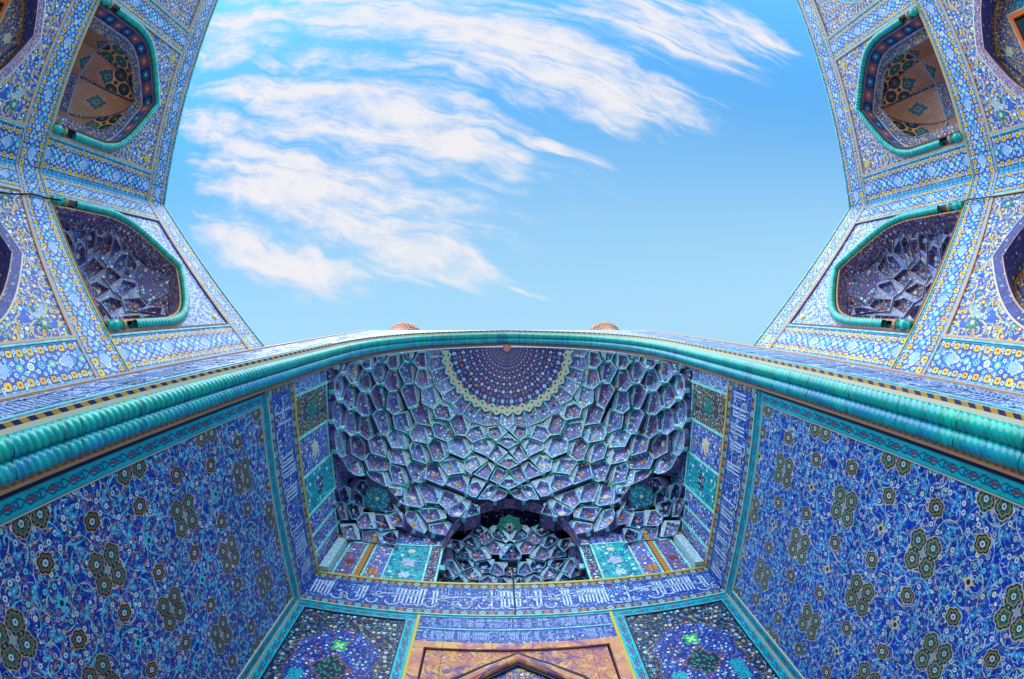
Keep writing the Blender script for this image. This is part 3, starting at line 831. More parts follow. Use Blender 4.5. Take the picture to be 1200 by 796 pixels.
def cell_mesh(poly, nrm, up, rnd, mats, depth, lip, trim='tline', skirt=0.35, petal=None, trim_w=0.06):
    """one cell: a shield-shaped tile hollow whose foot overhangs the tier below, with paler kite facets on its flanks"""
    mb = MB(); c = sum(poly, Vector()) / len(poly)
    up = (up - nrm * up.dot(nrm)).normalized(); side = nrm.cross(up)
    p2 = [((p - c).dot(side), (p - c).dot(up)) for p in poly]
    h0, h1 = min(y for x, y in p2), max(y for x, y in p2)
    size = max(math.hypot(x, y) for x, y in p2)
    depth, lip = depth * size, lip * size
    ou, ov = rnd.uniform(0, 9), rnd.uniform(0, 9)
    def down(y): return 1 - (y - h0) / max(1e-6, h1 - h0)
    def rise(y): return lip * (0.05 + 0.95 * down(y))
    def at(q, h=0.0): return c + side * q[0] + up * q[1] + nrm * (rise(q[1]) + h)
    def uv(q): return (q[0] + ou, q[1] + ov)
    n = len(p2)
    for k in range(n):
        a, b = p2[k], p2[(k + 1) % n]
        sl = -nrm * skirt + up * (skirt * 0.45 * max(0.0, 0.4 - (a[1] + b[1]) / (2 * size)))
        mb.poly((poly[k] + sl, poly[(k + 1) % n] + sl, at(b), at(a)), 'f_skirt', [(a[0], -skirt), (b[0], -skirt), (b[0], 0), (a[0], 0)])
    flor = rnd.choice(mats)
    pieces = []
    main = p2
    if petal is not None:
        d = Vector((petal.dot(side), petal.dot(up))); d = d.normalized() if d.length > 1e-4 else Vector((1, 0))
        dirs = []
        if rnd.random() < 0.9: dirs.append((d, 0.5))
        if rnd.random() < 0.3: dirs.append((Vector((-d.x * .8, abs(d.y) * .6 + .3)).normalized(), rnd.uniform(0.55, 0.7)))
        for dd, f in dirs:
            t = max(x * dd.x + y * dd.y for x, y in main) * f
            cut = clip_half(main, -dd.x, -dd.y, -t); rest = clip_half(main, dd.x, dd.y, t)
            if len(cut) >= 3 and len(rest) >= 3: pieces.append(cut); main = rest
    def ring(pl_, w):
        cx = sum(x for x, y in pl_) / len(pl_); cy = sum(y for x, y in pl_) / len(pl_)
        r = max(math.hypot(x - cx, y - cy) for x, y in pl_); f = 1 - min(0.3, w / max(r, 1e-3))
        return (cx, cy), [(cx + (x - cx) * f, cy + (y - cy) * f) for x, y in pl_]
    for cut in pieces:
        cc, r1 = ring(cut, trim_w * 0.8); m = len(cut)
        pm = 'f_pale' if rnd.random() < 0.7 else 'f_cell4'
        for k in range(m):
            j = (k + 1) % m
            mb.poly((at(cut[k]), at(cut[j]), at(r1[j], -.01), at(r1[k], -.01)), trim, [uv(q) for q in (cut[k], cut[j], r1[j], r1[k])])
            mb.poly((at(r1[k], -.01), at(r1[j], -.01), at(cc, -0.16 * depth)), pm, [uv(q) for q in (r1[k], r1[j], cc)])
    cc, r1 = ring(main, trim_w); m = len(main)
    cc = (cc[0], cc[1] + size * 0.06)
    r2 = [(cc[0] + (x - cc[0]) * 0.76, cc[1] + (y - cc[1]) * 0.76) for x, y in r1]
    def sink(q): return -depth * (0.16 + 0.7 * (1 - down(q[1])))
    for k in range(m):
        j = (k + 1) % m
        mb.poly((at(main[k]), at(main[j]), at(r1[j], -.01), at(r1[k], -.01)), trim, [uv(q) for q in (main[k], main[j], r1[j], r1[k])])
        fm = 'f_skirt' if down((main[k][1] + main[j][1]) / 2) < 0.16 else flor  # topmost facets get a duller tile: shade under the overhang, put into colour
        mb.poly((at(r1[k], -.01), at(r1[j], -.01), at(r2[j], sink(r2[j])), at(r2[k], sink(r2[k]))), fm, [uv(q) for q in (r1[k], r1[j], r2[j], r2[k])])
        mb.poly((at(r2[k], sink(r2[k])), at(r2[j], sink(r2[j])), at(cc, sink(cc) - depth * 0.22)), flor, [uv(q) for q in (r2[k], r2[j], cc)])
    # flower in the middle of the shield
    if size > 0.42 and rnd.random() < 0.7:
        P = at(cc, sink(cc) - depth * 0.22 + 0.05)
        star_mesh(mb, P, nrm, up, size * 0.15, rnd.choice(('f_pale', 'cream', 'brownstar', 'greenstar', 'gold')), 6, 0.7, 0.01)
    # small hanging bracket at the foot
    lo = min(p2, key=lambda q: q[1]); wB = min(0.13, size * 0.16)
    if rnd.random() < 0.7:
        q = [at((lo[0] + sx * wB * .5, lo[1] + sy * wB), 0.02) for sx, sy in ((-1, 1.3), (1, 1.3), (1, -.2), (-1, -.2))]
        mb.poly(q, 'f_cell4'); qb = [p - nrm * 0.2 for p in q]
        for k in range(4): mb.poly((q[k], q[(k + 1) % 4], qb[(k + 1) % 4], qb[k]), trim)
    return mb


def star_mesh(mb, c, nrm, up, r, m, pts=8, inner=0.62, th=0.05, rot=0.0, uvo=(0, 0)):
    up = (up - nrm * up.dot(nrm)).normalized(); sd = nrm.cross(up)
    ring = []
    for k in range(pts * 2):
        a = PI * k / pts + rot; rr = r if k % 2 == 0 else r * inner
        ring.append((rr * math.cos(a), rr * math.sin(a)))
    top = [c + sd * x + up * y + nrm * th for x, y in ring]
    bot = [c + sd * x + up * y for x, y in ring]
    for k in range(len(ring)):
        j = (k + 1) % len(ring)
        mb.poly((top[k], top[j], c + nrm * (th + r * 0.06)), m, (tuple(ring[k]), tuple(ring[j]), (0, 0)))
        mb.poly((bot[k], bot[j], top[j], top[k]), m)


# floor-plan directions (x/z, y/z from the middle of the threshold) of the honeycomb cells' middles; left half, mirrored
S2_Q = [(-0.373,0.469), (-0.342,0.499), (-0.297,0.500), (-0.393,0.532), (-0.408,0.472), (-0.333,0.543), (-0.283,0.541), (-0.264,0.484), (-0.274,0.449), (-0.363,0.437), (-0.392,0.432), (-0.343,0.415), (-0.273,0.415)]
S2D_Q = [(-0.435,0.479), (-0.429,0.433), (-0.435,0.532), (-0.431,0.576), (-0.381,0.583), (-0.333,0.585), (-0.285,0.586), (-0.260,0.546), (-0.237,0.487), (-0.244,0.447), (-0.266,0.379), (-0.307,0.377), (-0.371,0.384), (-0.416,0.400)]
S3_Q = [(-0.038,0.553), (-0.000,0.571), (-0.057,0.529), (-0.036,0.623), (-0.073,0.575), (-0.059,0.615), (-0.113,0.571), (-0.158,0.573), (-0.096,0.638), (-0.116,0.611), (-0.141,0.621), (-0.126,0.653), (-0.159,0.631), (-0.092,0.542), (-0.074,0.509), (-0.026,0.520), (-0.130,0.552), (-0.055,0.657), (-0.003,0.621), (-0.170,0.677), (-0.101,0.679), (-0.020,0.668), (-0.173,0.603)]
S3D_Q = [(0.000,0.450), (-0.033,0.463), (-0.063,0.477), (-0.094,0.495), (-0.126,0.519), (-0.160,0.544), (-0.208,0.567), (-0.199,0.605), (-0.201,0.643), (-0.204,0.684), (-0.173,0.710), (-0.129,0.714), (-0.086,0.718), (-0.043,0.718), (-0.007,0.718)]
FN_UZ = [(5.180,10.660), (5.170,9.930), (4.690,11.140), (4.660,10.510), (4.140,11.200), (4.760,9.550), (4.280,10.130), (3.520,11.100), (5.560,8.810), (5.160,8.920), (4.050,9.670), (3.390,10.480), (3.530,9.830), (5.580,9.680), (5.380,10.520), (4.850,11.310), (4.440,11.590), (3.890,10.510), (4.240,11.490), (3.700,11.280), (3.230,11.300), (2.760,11.270), (5.730,8.190), (4.940,10.560), (4.630,10.990)]


# ------------------------------------------------------------------ setting: ground
mb = MB()
G0 = -1.6
mb.poly([(-900, -900, G0), (900, -900, G0), (900, 900, G0), (-900, 900, G0)], 'paving')
tag(mb.build('ground'), kind='structure')

# ------------------------------------------------------------------ the portal front and its arch
ARCH = [(5.9, 14.5), (5.88, 15.8), (5.76, 17.3), (5.46, 18.9), (4.95, 20.3), (4.15, 21.7), (3.2, 22.65), (2.1, 23.4), (1.0, 23.98), (0, 24.4)]
half = [Vector((5.9, 0, G0))] + [Vector((5.9, 0, G0 + (14.5 - G0) * k / 12)) for k in range(1, 12)] + spline([(x, 0, z) for x, z in ARCH], 6)
prof = [(p.x, p.z) for p in half] + [(-p.x, p.z) for p in reversed(half[:-1])]
def offset_profile(pr, d):
    """move the arch line inwards by d"""
    out = []
    for i, (x, z) in enumerate(pr):
        a, b = pr[max(i - 1, 0)], pr[min(i + 1, len(pr) - 1)]
        t = Vector((b[0] - a[0], b[1] - a[1])).normalized()
        out.append((x - t.y * d, z + t.x * d) if False else (x + (-t.y) * d, z + t.x * d))
    return out
FY, PW, PZ = 1.118, 7.83, 25.3
portal = thing('portal_front', (0, FY, G0), 'tall blue tiled portal front with pointed arch seen overhead, edged by two turquoise rope mouldings', 'portal')
mb = MB()
acc = 0.0
for i in range(len(prof) - 1):
    (x0, z0), (x1, z1) = prof[i], prof[i + 1]
    def outer(x, z):
        if z < 17.0 or abs(x) > 5.6: return (math.copysign(PW, x), z)
        t = (5.9 - abs(x)) / 5.9
        return (x * (1 + 0.33 * (1 - t)) if abs(x) > .01 else 0.0, PZ)
    a, b = outer(x0, z0), outer(x1, z1)
    pts = [(x0, FY, z0), (x1, FY, z1), (b[0], FY, b[1]), (a[0], FY, a[1])]
    if a[1] != b[1] and (a[1] == PZ or b[1] == PZ) and abs(a[0]) > 5:
        k = (math.copysign(PW, a[0]), FY, PZ)
        pts = [(x0, FY, z0), (x1, FY, z1), (b[0], FY, b[1]), k, (a[0], FY, a[1])]
    mb.poly(pts, 'f_fine', [(p[0], p[2]) for p in pts])
wall = mb.build('facade', portal)
for s in (-1, 1):
    pl = Plane((0, FY, 0), (1, 0, 0), (0, -1, 0))
    mb = MB()
    u0, u1 = sorted((s * 7.62, s * 7.80)); pl.slab(mb, u0, u1, G0, PZ, 0.0, 0.04, 'trim', 'along_v')
    u0, u1 = sorted((s * 6.12, s * 6.22)); pl.slab(mb, u0, u1, G0, 15.5, 0.0, 0.03, 'tline2', 'along_v')
    mb.build('facade_trim', portal)
    u0, u1 = sorted((s * 6.28, s * 7.52))
    lettering(pl, u0, u1, 0.0, 24.0, 0.008, 40 + s, wall, vertical=True, wd=0.08, m='white3')
# body of the gatehouse behind: flanks, roof, rear
mb = MB()
for s in (-1, 1):
    mb.poly([(s * PW, FY, G0), (s * PW, 11, G0), (s * PW, 11, PZ), (s * PW, FY, PZ)], 'brick')
mb.poly([(-PW, 11, G0), (PW, 11, G0), (PW, 11, PZ), (-PW, 11, PZ)], 'brick')
mb.poly([(-PW, FY, PZ), (PW, FY, PZ), (PW, 11, PZ), (-PW, 11, PZ)], 'brick')
mb.build('roof_block', portal)


def reveal(y0, d0, y1, d1, m, name, vs=1.0):
    """a strip of the arch reveal between two offsets of the arch line"""
    mb = MB(); A, B = offset_profile(prof, d0), offset_profile(prof, d1); L = 0
    for i in range(len(prof) - 1):
        l = math.dist(prof[i], prof[i + 1])
        mb.poly([(A[i][0], y0, A[i][1]), (A[i + 1][0], y0, A[i + 1][1]), (B[i + 1][0], y1, B[i + 1][1]), (B[i][0], y1, B[i][1])], m,
                [(L, 0), (L + l, 0), (L + l, vs), (L, vs)])
        L += l
    return mb.build(name, portal)
# sign check: the offset must go towards the opening
if offset_profile(prof, 0.1)[3][0] > prof[3][0]:
    _op = offset_profile
    offset_profile = lambda pr, d: _op(pr, -d)
reveal(FY - 0.03, -0.06, FY - 0.03, 0.0, 'trim', 'arch_edge')
reveal(FY - 0.03, 0.0, 1.15, 0.02, 'checker', 'checker_strip', 0.25)
reveal(1.15, 0.02, 1.225, 0.04, 'cream', 'white_strip')
reveal(1.225, 0.04, 1.74, 0.0, 'navy', 'arch_recess')
reveal(1.74, 0.03, 1.80, 0.05, 'gold', 'ochre_strip')
reveal(1.80, 0.05, 1.845, 0.05, 'trim', 'pink_strip')
reveal(1.74, 0.0, 1.74, 0.03, 'trim', 'strip_edge')
for y, d, m in ((1.345, 0.085, 'rope'), (1.60, 0.10, 'rope_blue')):
    pr = offset_profile(prof, d)
    rp = rope('rope_moulding', [(x, y, z) for x, z in pr], 0.138, m, portal, spacing=0.14, lobes=3, depth=0.2, seg=18, sub=8)
    rp['label'] = 'outer turquoise rope moulding of the arch' if m == 'rope' else 'inner blue-green rope moulding of the arch'

# ------------------------------------------------------------------ side walls of the recess
BY, SX = 7.745, 5.9
ZB0, ZB1 = 10.0, 11.60


def inscription_band(pl, u0, u1, parent, seed, name='inscription_band'):
    mb = MB()
    pl.slab(mb, u0, u1, ZB0 + 0.20, 11.32, 0.0, 0.05, 'callig')
    pl.slab(mb, u0, u1, ZB0 + 0.02, ZB0 + 0.20, 0.0, 0.06, 'chain', 'along_u')
    pl.slab(mb, u0, u1, 11.32, 11.52, 0.0, 0.06, 'chain', 'along_u')
    pl.slab(mb, u0, u1, 11.52, ZB1, 0.0, 0.08, 'yel', 'along_u')
    pl.slab(mb, u0, u1, ZB0 - 0.03, ZB0 + 0.02, 0.0, 0.075, 'tline2', 'along_u')
    b = mb.build(name, parent)
    lettering(pl, u0 + 0.06, u1 - 0.06, ZB0 + 0.22, 11.30, 0.058, seed, b, wd=0.056, dens=1.1)
    lettering(pl, u0 + 0.1, u1 - 0.1, ZB0 + 0.62, 11.24, 0.062, seed + 300, b, wd=0.02, dens=0.8, m='white3')
    return b


for s in (-1, 1):
    pl = Plane((s * SX, 0, 0), (0, 1, 0), (-s, 0, 0))
    t = thing('side_wall', (s * SX, 4.8, G0),
              ('left side wall of the recess with dark rosettes and orange-brown petals on blue arabesque tile' if s < 0 else
               'right side wall of the recess with cream-edged rosettes on brighter blue arabesque tile'), 'wall', 'side walls of the portal recess')
    mb = MB(); pl.rect(mb, 2.15, 7.47, G0, 9.71, 0.0, 'side_warm' if s < 0 else 'side_cool'); mb.build('arabesque_panel', t)
    mb = MB()
    pl.slab(mb, 1.88, 7.70, 9.70, 9.965, 0.0, 0.03, 'turq', 'along_u')
    pl.slab(mb, 1.90, 2.16, G0, 9.70, 0.0, 0.03, 'turq', 'along_v')
    pl.slab(mb, 7.46, 7.68, G0, 9.70, 0.0, 0.03, 'turq', 'along_v')
    mb.build('turquoise_border', t)
    mb = MB()
    pl.slab(mb, 2.16, 7.46, 9.675, 9.70, 0.0, 0.025, 'cream'); pl.slab(mb, 2.155, 2.18, G0, 9.675, 0.0, 0.025, 'cream'); pl.slab(mb, 7.44, 7.465, G0, 9.675, 0.0, 0.025, 'cream')
    pl.slab(mb, 1.85, 1.90, G0, 9.70, 0.0, 0.04, 'ink')
    mb.build('border_line', t)
    mb = MB(); pl.slab(mb, 7.68, 7.745, G0, 9.96, 0.0, 0.06, 'trim', 'along_v'); mb.build('corner_strip', t)
    inscription_band(pl, 1.98, BY - 0.05, t, 71 + s)
    mb = MB()
    pl.slab(mb, 1.85, 1.98, ZB0 - 0.03, 11.6, 0.0, 0.065, 'chain', 'along_v')
    mb.build('band_end', t)
    # panels above the band
    ups = [(1.86, 2.26, 'fine', 13.6), (2.30, 3.46, 'ornate', 14.15), (3.52, 4.62, 'blue', 14.0), (4.68, 5.82, 'turq', 14.2), (5.88, 6.50, 'blue', 14.0), (6.54, 7.10, 'blue', 13.9), (7.14, 7.70, 'cell1', 13.9)]
    mb = MB(); pl.rect(mb, 1.84, 7.745, 11.6, 15.6, -0.02, 'f_blue'); mb.build('upper_wall', t)
    for (a, b, k, top) in ups:
        mb = MB(); pl.slab(mb, a, b, 11.62, top, -0.02, 0.012, 'f_' + k)
        if k in ('ornate', 'blue', 'turq') and b - a > 1:
            c = pl.p((a + b) / 2, (11.62 + top) / 2, 0.014)
            star_mesh(mb, c, pl.n, Vector((0, 0, 1)), 0.34, 'f_dark' if k == 'turq' else ('greenstar' if k == 'ornate' else 'cream'), 6, 0.6, 0.006)
            star_mesh(mb, c, pl.n, Vector((0, 0, 1)), 0.20, {'ornate': 'f_blue', 'blue': 'f_ornate', 'turq': 'f_pale'}[k], 6, 0.7, 0.012)
        mb.build('tile_panel', t)
    mb = MB()
    for x in (2.28, 3.49, 4.65, 5.85, 6.52, 7.12):
        pl.slab(mb, x - 0.035, x + 0.035, 11.62, 14.3, -0.02, 0.04, 'tline')
    for (a, b, k, top) in ups:
        pl.slab(mb, a + .005, b - .005, top - 0.07, top, -0.02, 0.038, 'tline')
    # little stacked tiles between the panels and the honeycomb
    z = 14.3
    yy = 1.95
    k = 0
    while yy < 5.8:
        wdt = 0.52 + 0.12 * ((k * 7) % 3)
        pl.slab(mb, yy, yy + wdt - 0.05, z + 0.06, z + 0.55, -0.02, 0.05, ('f_dark', 'f_blue', 'f_cell1', 'f_turq')[k % 4])
        pl.slab(mb, yy, yy + wdt - 0.05, z + 0.62, z + 1.1, -0.02, 0.05, ('f_cell3', 'f_dark', 'f_turq', 'f_blue')[k % 4])
        yy += wdt; k += 1
    mb.build('panel_divider', t)

# ------------------------------------------------------------------ back wall
bw = thing('back_wall', (0, BY, G0), 'curving blue back wall of the recess with white script band above two flowered panels', 'wall')
pl = Plane((0, BY, 0), (1, 0, 0), (0, -1, 0))
inscription_band(pl, -SX + 0.06, SX - 0.06, bw, 91)
for s in (-1, 1):
    a, b = sorted((s * 2.50, s * 5.86))
    fr = MB()
    frame(pl, fr, a, b, G0, 9.965, 0.29, 0.0, 0.03, 'turq', bottom=False)
    mb = MB()
    c0, c1 = a + 0.29, b - 0.29; cc = (c0 + c1) / 2
    q = [(c0, G0), (c1, G0), (c1, 9.675), (c0, 9.675)]
    mb.poly([pl.p(u, v, 0.004) for u, v in q], 'medal', [(u - cc, v) for u, v in q])
    p = mb.build('flower_panel', bw); p['label'] = ('left' if s < 0 else 'right') + ' flowered panel with cusped blue centre beside the stone doorway'
    fb = fr.build('turquoise_border', p)
    mb = MB(); frame(pl, mb, c0 - .02, c1 + .02, G0, 9.695, 0.035, 0.0, 0.036, 'ink', bottom=False); mb.build('border_line', p)
    mb = MB()
    u0, u1 = sorted((s * 2.42, s * 2.50)); pl.slab(mb, u0, u1, G0, 9.965, 0.0, 0.05, 'yel', 'along_v')
    mb.build('yellow_strip', bw)
# two-line text panel
mb = MB()
pl.slab(mb, -2.42, 2.42, 8.86, 9.965, 0.0, 0.02, 'callig'); 
tp = mb.build('text_panel', bw)
mb = MB()
for z in (8.82, 9.40, 9.94): pl.slab(mb, -2.41, 2.41, z - 0.025, z + 0.025, 0.02, 0.035, 'tline2')
mb.build('line_divider', tp)
lettering(pl, -2.38, 2.38, 8.87, 9.36, 0.026, 5, tp, wd=0.026, dens=1.25, m='white3')
lettering(pl, -2.38, 2.38, 9.43, 9.92, 0.026, 6, tp, wd=0.026, dens=1.25, m='white3')
# wall above the band, left and right of the small honeycomb niche
mb = MB()
for s in (-1, 1):
    a, b = sorted((s * 2.25, s * SX)); pl.rect(mb, a, b, 11.6, 15.2, -0.02, 'f_blue')
pl.rect(mb, -SX, SX, G0, 11.6, -0.06, 'navy')
mb.build('upper_wall', bw)
for s in (-1, 1):
    specs = [(-5.36, -4.80, 'cell3', 13.75), (-4.52, -3.92, 'cell1', 13.75), (-3.78, -2.68, 'turq', 13.85), (-2.58, -2.28, 'dark', 13.9)]
    for (a, b, k, top) in specs:
        a, b = sorted((a * -s, b * -s)); mb = MB()
        pl.slab(mb, a, b, 11.62, top, -0.02, 0.012, 'f_' + k)
        c = pl.p((a + b) / 2, 12.4, 0.014); Zu = Vector((0, 0, 1))
        if k == 'turq':
            star_mesh(mb, pl.p((a + b) / 2, 12.75, 0.014), pl.n, Zu, 0.30, 'f_pale', 5, 0.62, 0.006)
            star_mesh(mb, pl.p((a + b) / 2, 12.75, 0.014), pl.n, Zu, 0.15, 'brownstar', 5, 0.62, 0.014)
            star_mesh(mb, pl.p((a + b) / 2, 12.0, 0.014), pl.n, Zu, 0.22, 'white2', 6, 0.7, 0.006)
            star_mesh(mb, pl.p((a + b) / 2, 13.5, 0.014), pl.n, Zu, 0.16, 'cream', 6, 0.7, 0.006)
        elif k == 'cell1':
            star_mesh(mb, c - Zu * .35, pl.n, Zu, 0.24, 'gold', 8, 0.7, 0.006); star_mesh(mb, c - Zu * .35, pl.n, Zu, 0.10, 'greenstar', 6, 0.7, 0.014)
        elif k == 'cell3':
            star_mesh(mb, c + Zu * .1, pl.n, Zu, 0.2, 'brownstar', 6, 0.6, 0.006)
        mb.build('tile_panel', bw)
    mb = MB()
    for x in (5.40, 4.77, 4.48, 3.86, 2.63, 2.25):
        u = s * x; pl.slab(mb, u - 0.03, u + 0.03, 11.62, 13.9, -0.02, 0.04, 'tline')
    for (a, b, k, top) in specs:
        a, b = sorted((a * -s, b * -s)); pl.slab(mb, a + 0.005, b - 0.005, top, top + 0.07, -0.02, 0.045, 'tline')
    mb.build('panel_divider', bw)
    mb = MB()
    a, b = sorted((s * 4.73, s * 4.56)); pl.slab(mb, a, b, 11.62, 14.35, -0.02, 0.05, 'gold', 'along_v')
    star_mesh(mb, pl.p(s * 4.645, 14.4, 0.05), pl.n, Vector((0, 0, 1)), 0.14, 'yel', 6, 0.6, 0.03)
    mb.build('gilt_post', bw)
    mb = MB()
    a, b = sorted((s * 5.80, s * 5.50))
    pl.slab(mb, a, b, 11.62, 13.65, -0.02, 0.25, 'white2'); pl.slab(mb, a - .02, b + .02, 13.65, 13.75, -0.02, 0.28, 'gold')
    mb.build('white_post', bw)

# stone doorway at the foot of the back wall
dw = thing('stone_doorway', (0, BY, G0), 'veined pink and ochre stone doorway with pointed arch moulding below the two-line text', 'doorway')
mb = MB()
pl.slab(mb, -2.42, 2.42, 8.55, 8.795, 0.0, 0.09, 'marble'); 
for s in (-1, 1):
    a, b = sorted((s * 2.42, s * 2.16)); pl.slab(mb, a, b, G0, 8.55, 0.0, 0.09, 'marble')
mb.build('stone_frame', dw)
mb = MB(); frame(pl, mb, -2.16, 2.16, G0, 8.55, 0.018, 0.0, 0.05, 'trim_dark', bottom=False); mb.build('joint_line', dw)
DA = [(2.02, G0), (2.02, 3.0), (2.02, 5.6), (1.93, 6.3), (1.72, 6.95), (1.38, 7.48), (0.72, 7.98), (0.0, 8.42)]
dap = [Vector((x, 0, z)) for x, z in DA] + [Vector((-x, 0, z)) for x, z in reversed(DA[:-1])]
mb = MB()
for i in range(len(dap) - 1):
    a, b = dap[i], dap[i + 1]
    def out(p): return Vector((math.copysign(2.13, p.x), 0, p.z)) if abs(p.x) > 1.75 else Vector((p.x * 1.22, 0, 8.52))
    oa, ob = out(a), out(b)
    pts = [a, b, ob, oa]
    if (oa.z == 8.52) != (ob.z == 8.52): pts = [a, b, ob, Vector((math.copysign(2.13, a.x), 0, 8.52)), oa]
    mb.poly([pl.p(p.x, p.z, 0.02) for p in pts], 'carved', [(p.x, p.z) for p in pts])
mb.build('stone_spandrel', dw)
mb = MB(); tube(mb, [pl.p(p.x, p.z, 0.03) for p in dap], 0.05, 'ink', 8); mb.build('dark_fillet', dw)
ins = [Vector((p.x * 0.93, 0, p.z - 0.17 if p.z > 6 else p.z)) for p in dap]
mb = MB(); tube(mb, [pl.p(p.x, p.z, 0.03) for p in ins], 0.13, 'marble', 12); mb.build('arch_moulding', dw)
in2 = [Vector((p.x * 0.84, 0, p.z - 0.36 if p.z > 6 else p.z)) for p in dap]
mb = MB(); tube(mb, [pl.p(p.x, p.z, 0.0) for p in in2], 0.045, 'ink', 8); mb.build('dark_fillet', dw)
mb = MB()
for i in range(len(in2) - 1):
    a, b = in2[i], in2[i + 1]
    mb.poly([pl.p(a.x, a.z, 0.0), pl.p(b.x, b.z, 0.0), pl.p(b.x, b.z, -0.05), pl.p(a.x, a.z, -0.05)], 'gold')
mb.poly([pl.p(p.x, p.z, -0.045) for p in in2], 'f_gold', [(p.x, p.z) for p in in2])
mb.build('tympanum', dw)

# ------------------------------------------------------------------ the honeycomb vault
def S1(X, Y):
    x = abs(X) / 5.9; y = max((Y - 1.9) / 5.85, 0.0)
    m = max(x, y); p = 2 + 2.2 * min(1, m * m)
    r = (x ** p + y ** p) ** (1 / p)
    return 14.6 + 8.4 * math.sqrt(1 - r * r) if r < 1 else 14.6 - (r - 1) * 25
def S2(X, Y):
    dx = abs(abs(X) - 4.6) / 1.3; dy = abs(Y - 6.6) / 1.15
    r = (dx ** 3 + dy ** 3) ** (1 / 3)
    return 16.9 - 2.8 * r ** 1.8 if r < 1 else 14.1 - (r - 1) * 20
def S3(X, Y):
    x = abs(X) / 2.25; y = abs(Y - 7.75) / 1.55
    r = (x ** 2.6 + y ** 2.6) ** (1 / 2.6)
    return 13.2 + 4.2 * math.sqrt(1 - r * r) if r < 1 else 13.2 - (r - 1) * 20
def lift(q, S):
    """the point of the vault above the middle of the threshold in direction (x/z, y/z)"""
    t = 30.0
    while t > 8 and t > S(q[0] * t, q[1] * t): t -= 0.1
    lo, hi = t, t + 0.1
    for _ in range(24):
        m = (lo + hi) / 2
        if m > S(q[0] * m, q[1] * m): hi = m
        else: lo = m
    return Vector((q[0] * lo, q[1] * lo, lo))
def normal(P, S):
    e = 0.06
    n = Vector(((S(P.x + e, P.y) - S(P.x - e, P.y)) / (2 * e), (S(P.x, P.y + e) - S(P.x, P.y - e)) / (2 * e), -1.0))
    return n.normalized()
def mirror(l): return [q for x, y in l for q in ([(x, y), (-x, y)] if abs(x) > 0.006 else [(0.0, y)])]
def clip_front(poly, y0):
    out = []
    for i in range(len(poly)):
        p, q = poly[i], poly[(i + 1) % len(poly)]
        if p.y >= y0: out.append(p)
        if (p.y < y0) != (q.y < y0): out.append(p.lerp(q, (y0 - p.y) / (q.y - p.y)))
    return out


vault = thing('honeycomb_vault', (0, 5.0, 14.6), 'blue and lilac honeycomb vault with turquoise ribs hanging over the back of the recess', 'vault')
ringA = []
for k in range(19):
    a = PI * k / 18
    X, Y = 3.32 * math.cos(a), 1.9 + 3.30 * math.sin(a); z = S1(X, Y); ringA.append((X / z, Y / z))
ringD = []
for k in range(19):
    a = PI * k / 18
    X, Y = 2.62 * math.cos(a), 1.9 + 2.60 * math.sin(a); z = S1(X, Y); ringD.append((X / z, Y / z))
# seven staggered tiers stepping down from the rim to the scalloped foot of the vault
FOOT = [(0, 0.375), (8, 0.395), (20, 0.435), (30, 0.468), (38, 0.468), (46, 0.425), (53, 0.43), (60, 0.475), (66, 0.49), (71, 0.46), (77, 0.405), (83, 0.355), (90, 0.33)]
def foot(phi):
    d = math.degrees(phi); d = 180 - d if d > 90 else d
    for (a0, b0), (a1, b1) in zip(FOOT, FOOT[1:]):
        if a0 <= d <= a1: return b0 + (b1 - b0) * (d - a0) / (a1 - a0)
    return 0.335
def tier(j, n, off):
    out = []
    for k in range(n + 1):
        t = (k + off) / n
        if t > 1.0001: continue
        phi = PI * t; r0 = 0.158; r = r0 + (foot(phi) - r0) * (j - 0.1) / 7.0 * (1 + 0.0)
        out.append((r * math.cos(phi), 0.083 + r * math.sin(phi)))
    return out
main = tier(1, 14, 0.5) + tier(2, 14, 0) + tier(3, 18, 0.5) + tier(4, 18, 0) + tier(5, 22, 0.5) + tier(6, 22, 0) + tier(7, 22, 0.5)
main = [(x, max(y, 0.09)) for x, y in main]
dum = tier(8.1, 22, 0) + tier(8.1, 44, 0.5) + ringD
sites = main + ringA
polys = voronoi(sites, dum, 0.034)
nodes = {}
built = []
CELLS = ('f_cell1', 'f_cell1', 'f_cell2', 'f_cell3', 'f_cell4')
for i, (q, poly) in enumerate(zip(sites, polys)):
    if poly is None: continue
    P = lift(q, S1); n = normal(P, S1)
    pts = clip_front([lift(v, S1) for v in poly], 1.87)
    if len(pts) < 3: continue
    up = Vector((0, 1.9, 23.0)) - P
    rnd = random.Random(int(abs(q[0]) * 5000) * 131 + int(q[1] * 5000))
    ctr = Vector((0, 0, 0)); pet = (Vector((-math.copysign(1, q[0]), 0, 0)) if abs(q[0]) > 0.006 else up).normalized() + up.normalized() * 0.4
    small = i >= len(main)
    hgt = abs(q[0]) > 0.39
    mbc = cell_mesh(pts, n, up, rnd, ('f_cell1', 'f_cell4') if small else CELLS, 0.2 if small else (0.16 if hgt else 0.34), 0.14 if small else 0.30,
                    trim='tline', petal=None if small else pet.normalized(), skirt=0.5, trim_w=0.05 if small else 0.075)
    if small: mbc.build('rim_cell', vault)
    else: built.append(((sum(pts, Vector()) / len(pts) - pts[0]).length * len(pts), len(built), mbc))
    for v in poly:
        key = (round(v[0], 2), round(v[1], 2)); nodes.setdefault(key, []).append(v)
built.sort(key=lambda b: -b[0])
for _, _, mbc in built[:100]: mbc.build('honeycomb_cell', vault)
rest = MB()                                             # the smallest cells, beyond a hundred, together
for _, _, mbc in built[100:]:
    o = len(rest.v)
    rest.v += mbc.v; rest.f += [tuple(i + o for i in f) for f in mbc.f]; rest.m += mbc.m; rest.sm += mbc.sm; rest.uv += mbc.uv
tag(rest.build('honeycomb_cell', vault), kind='stuff')
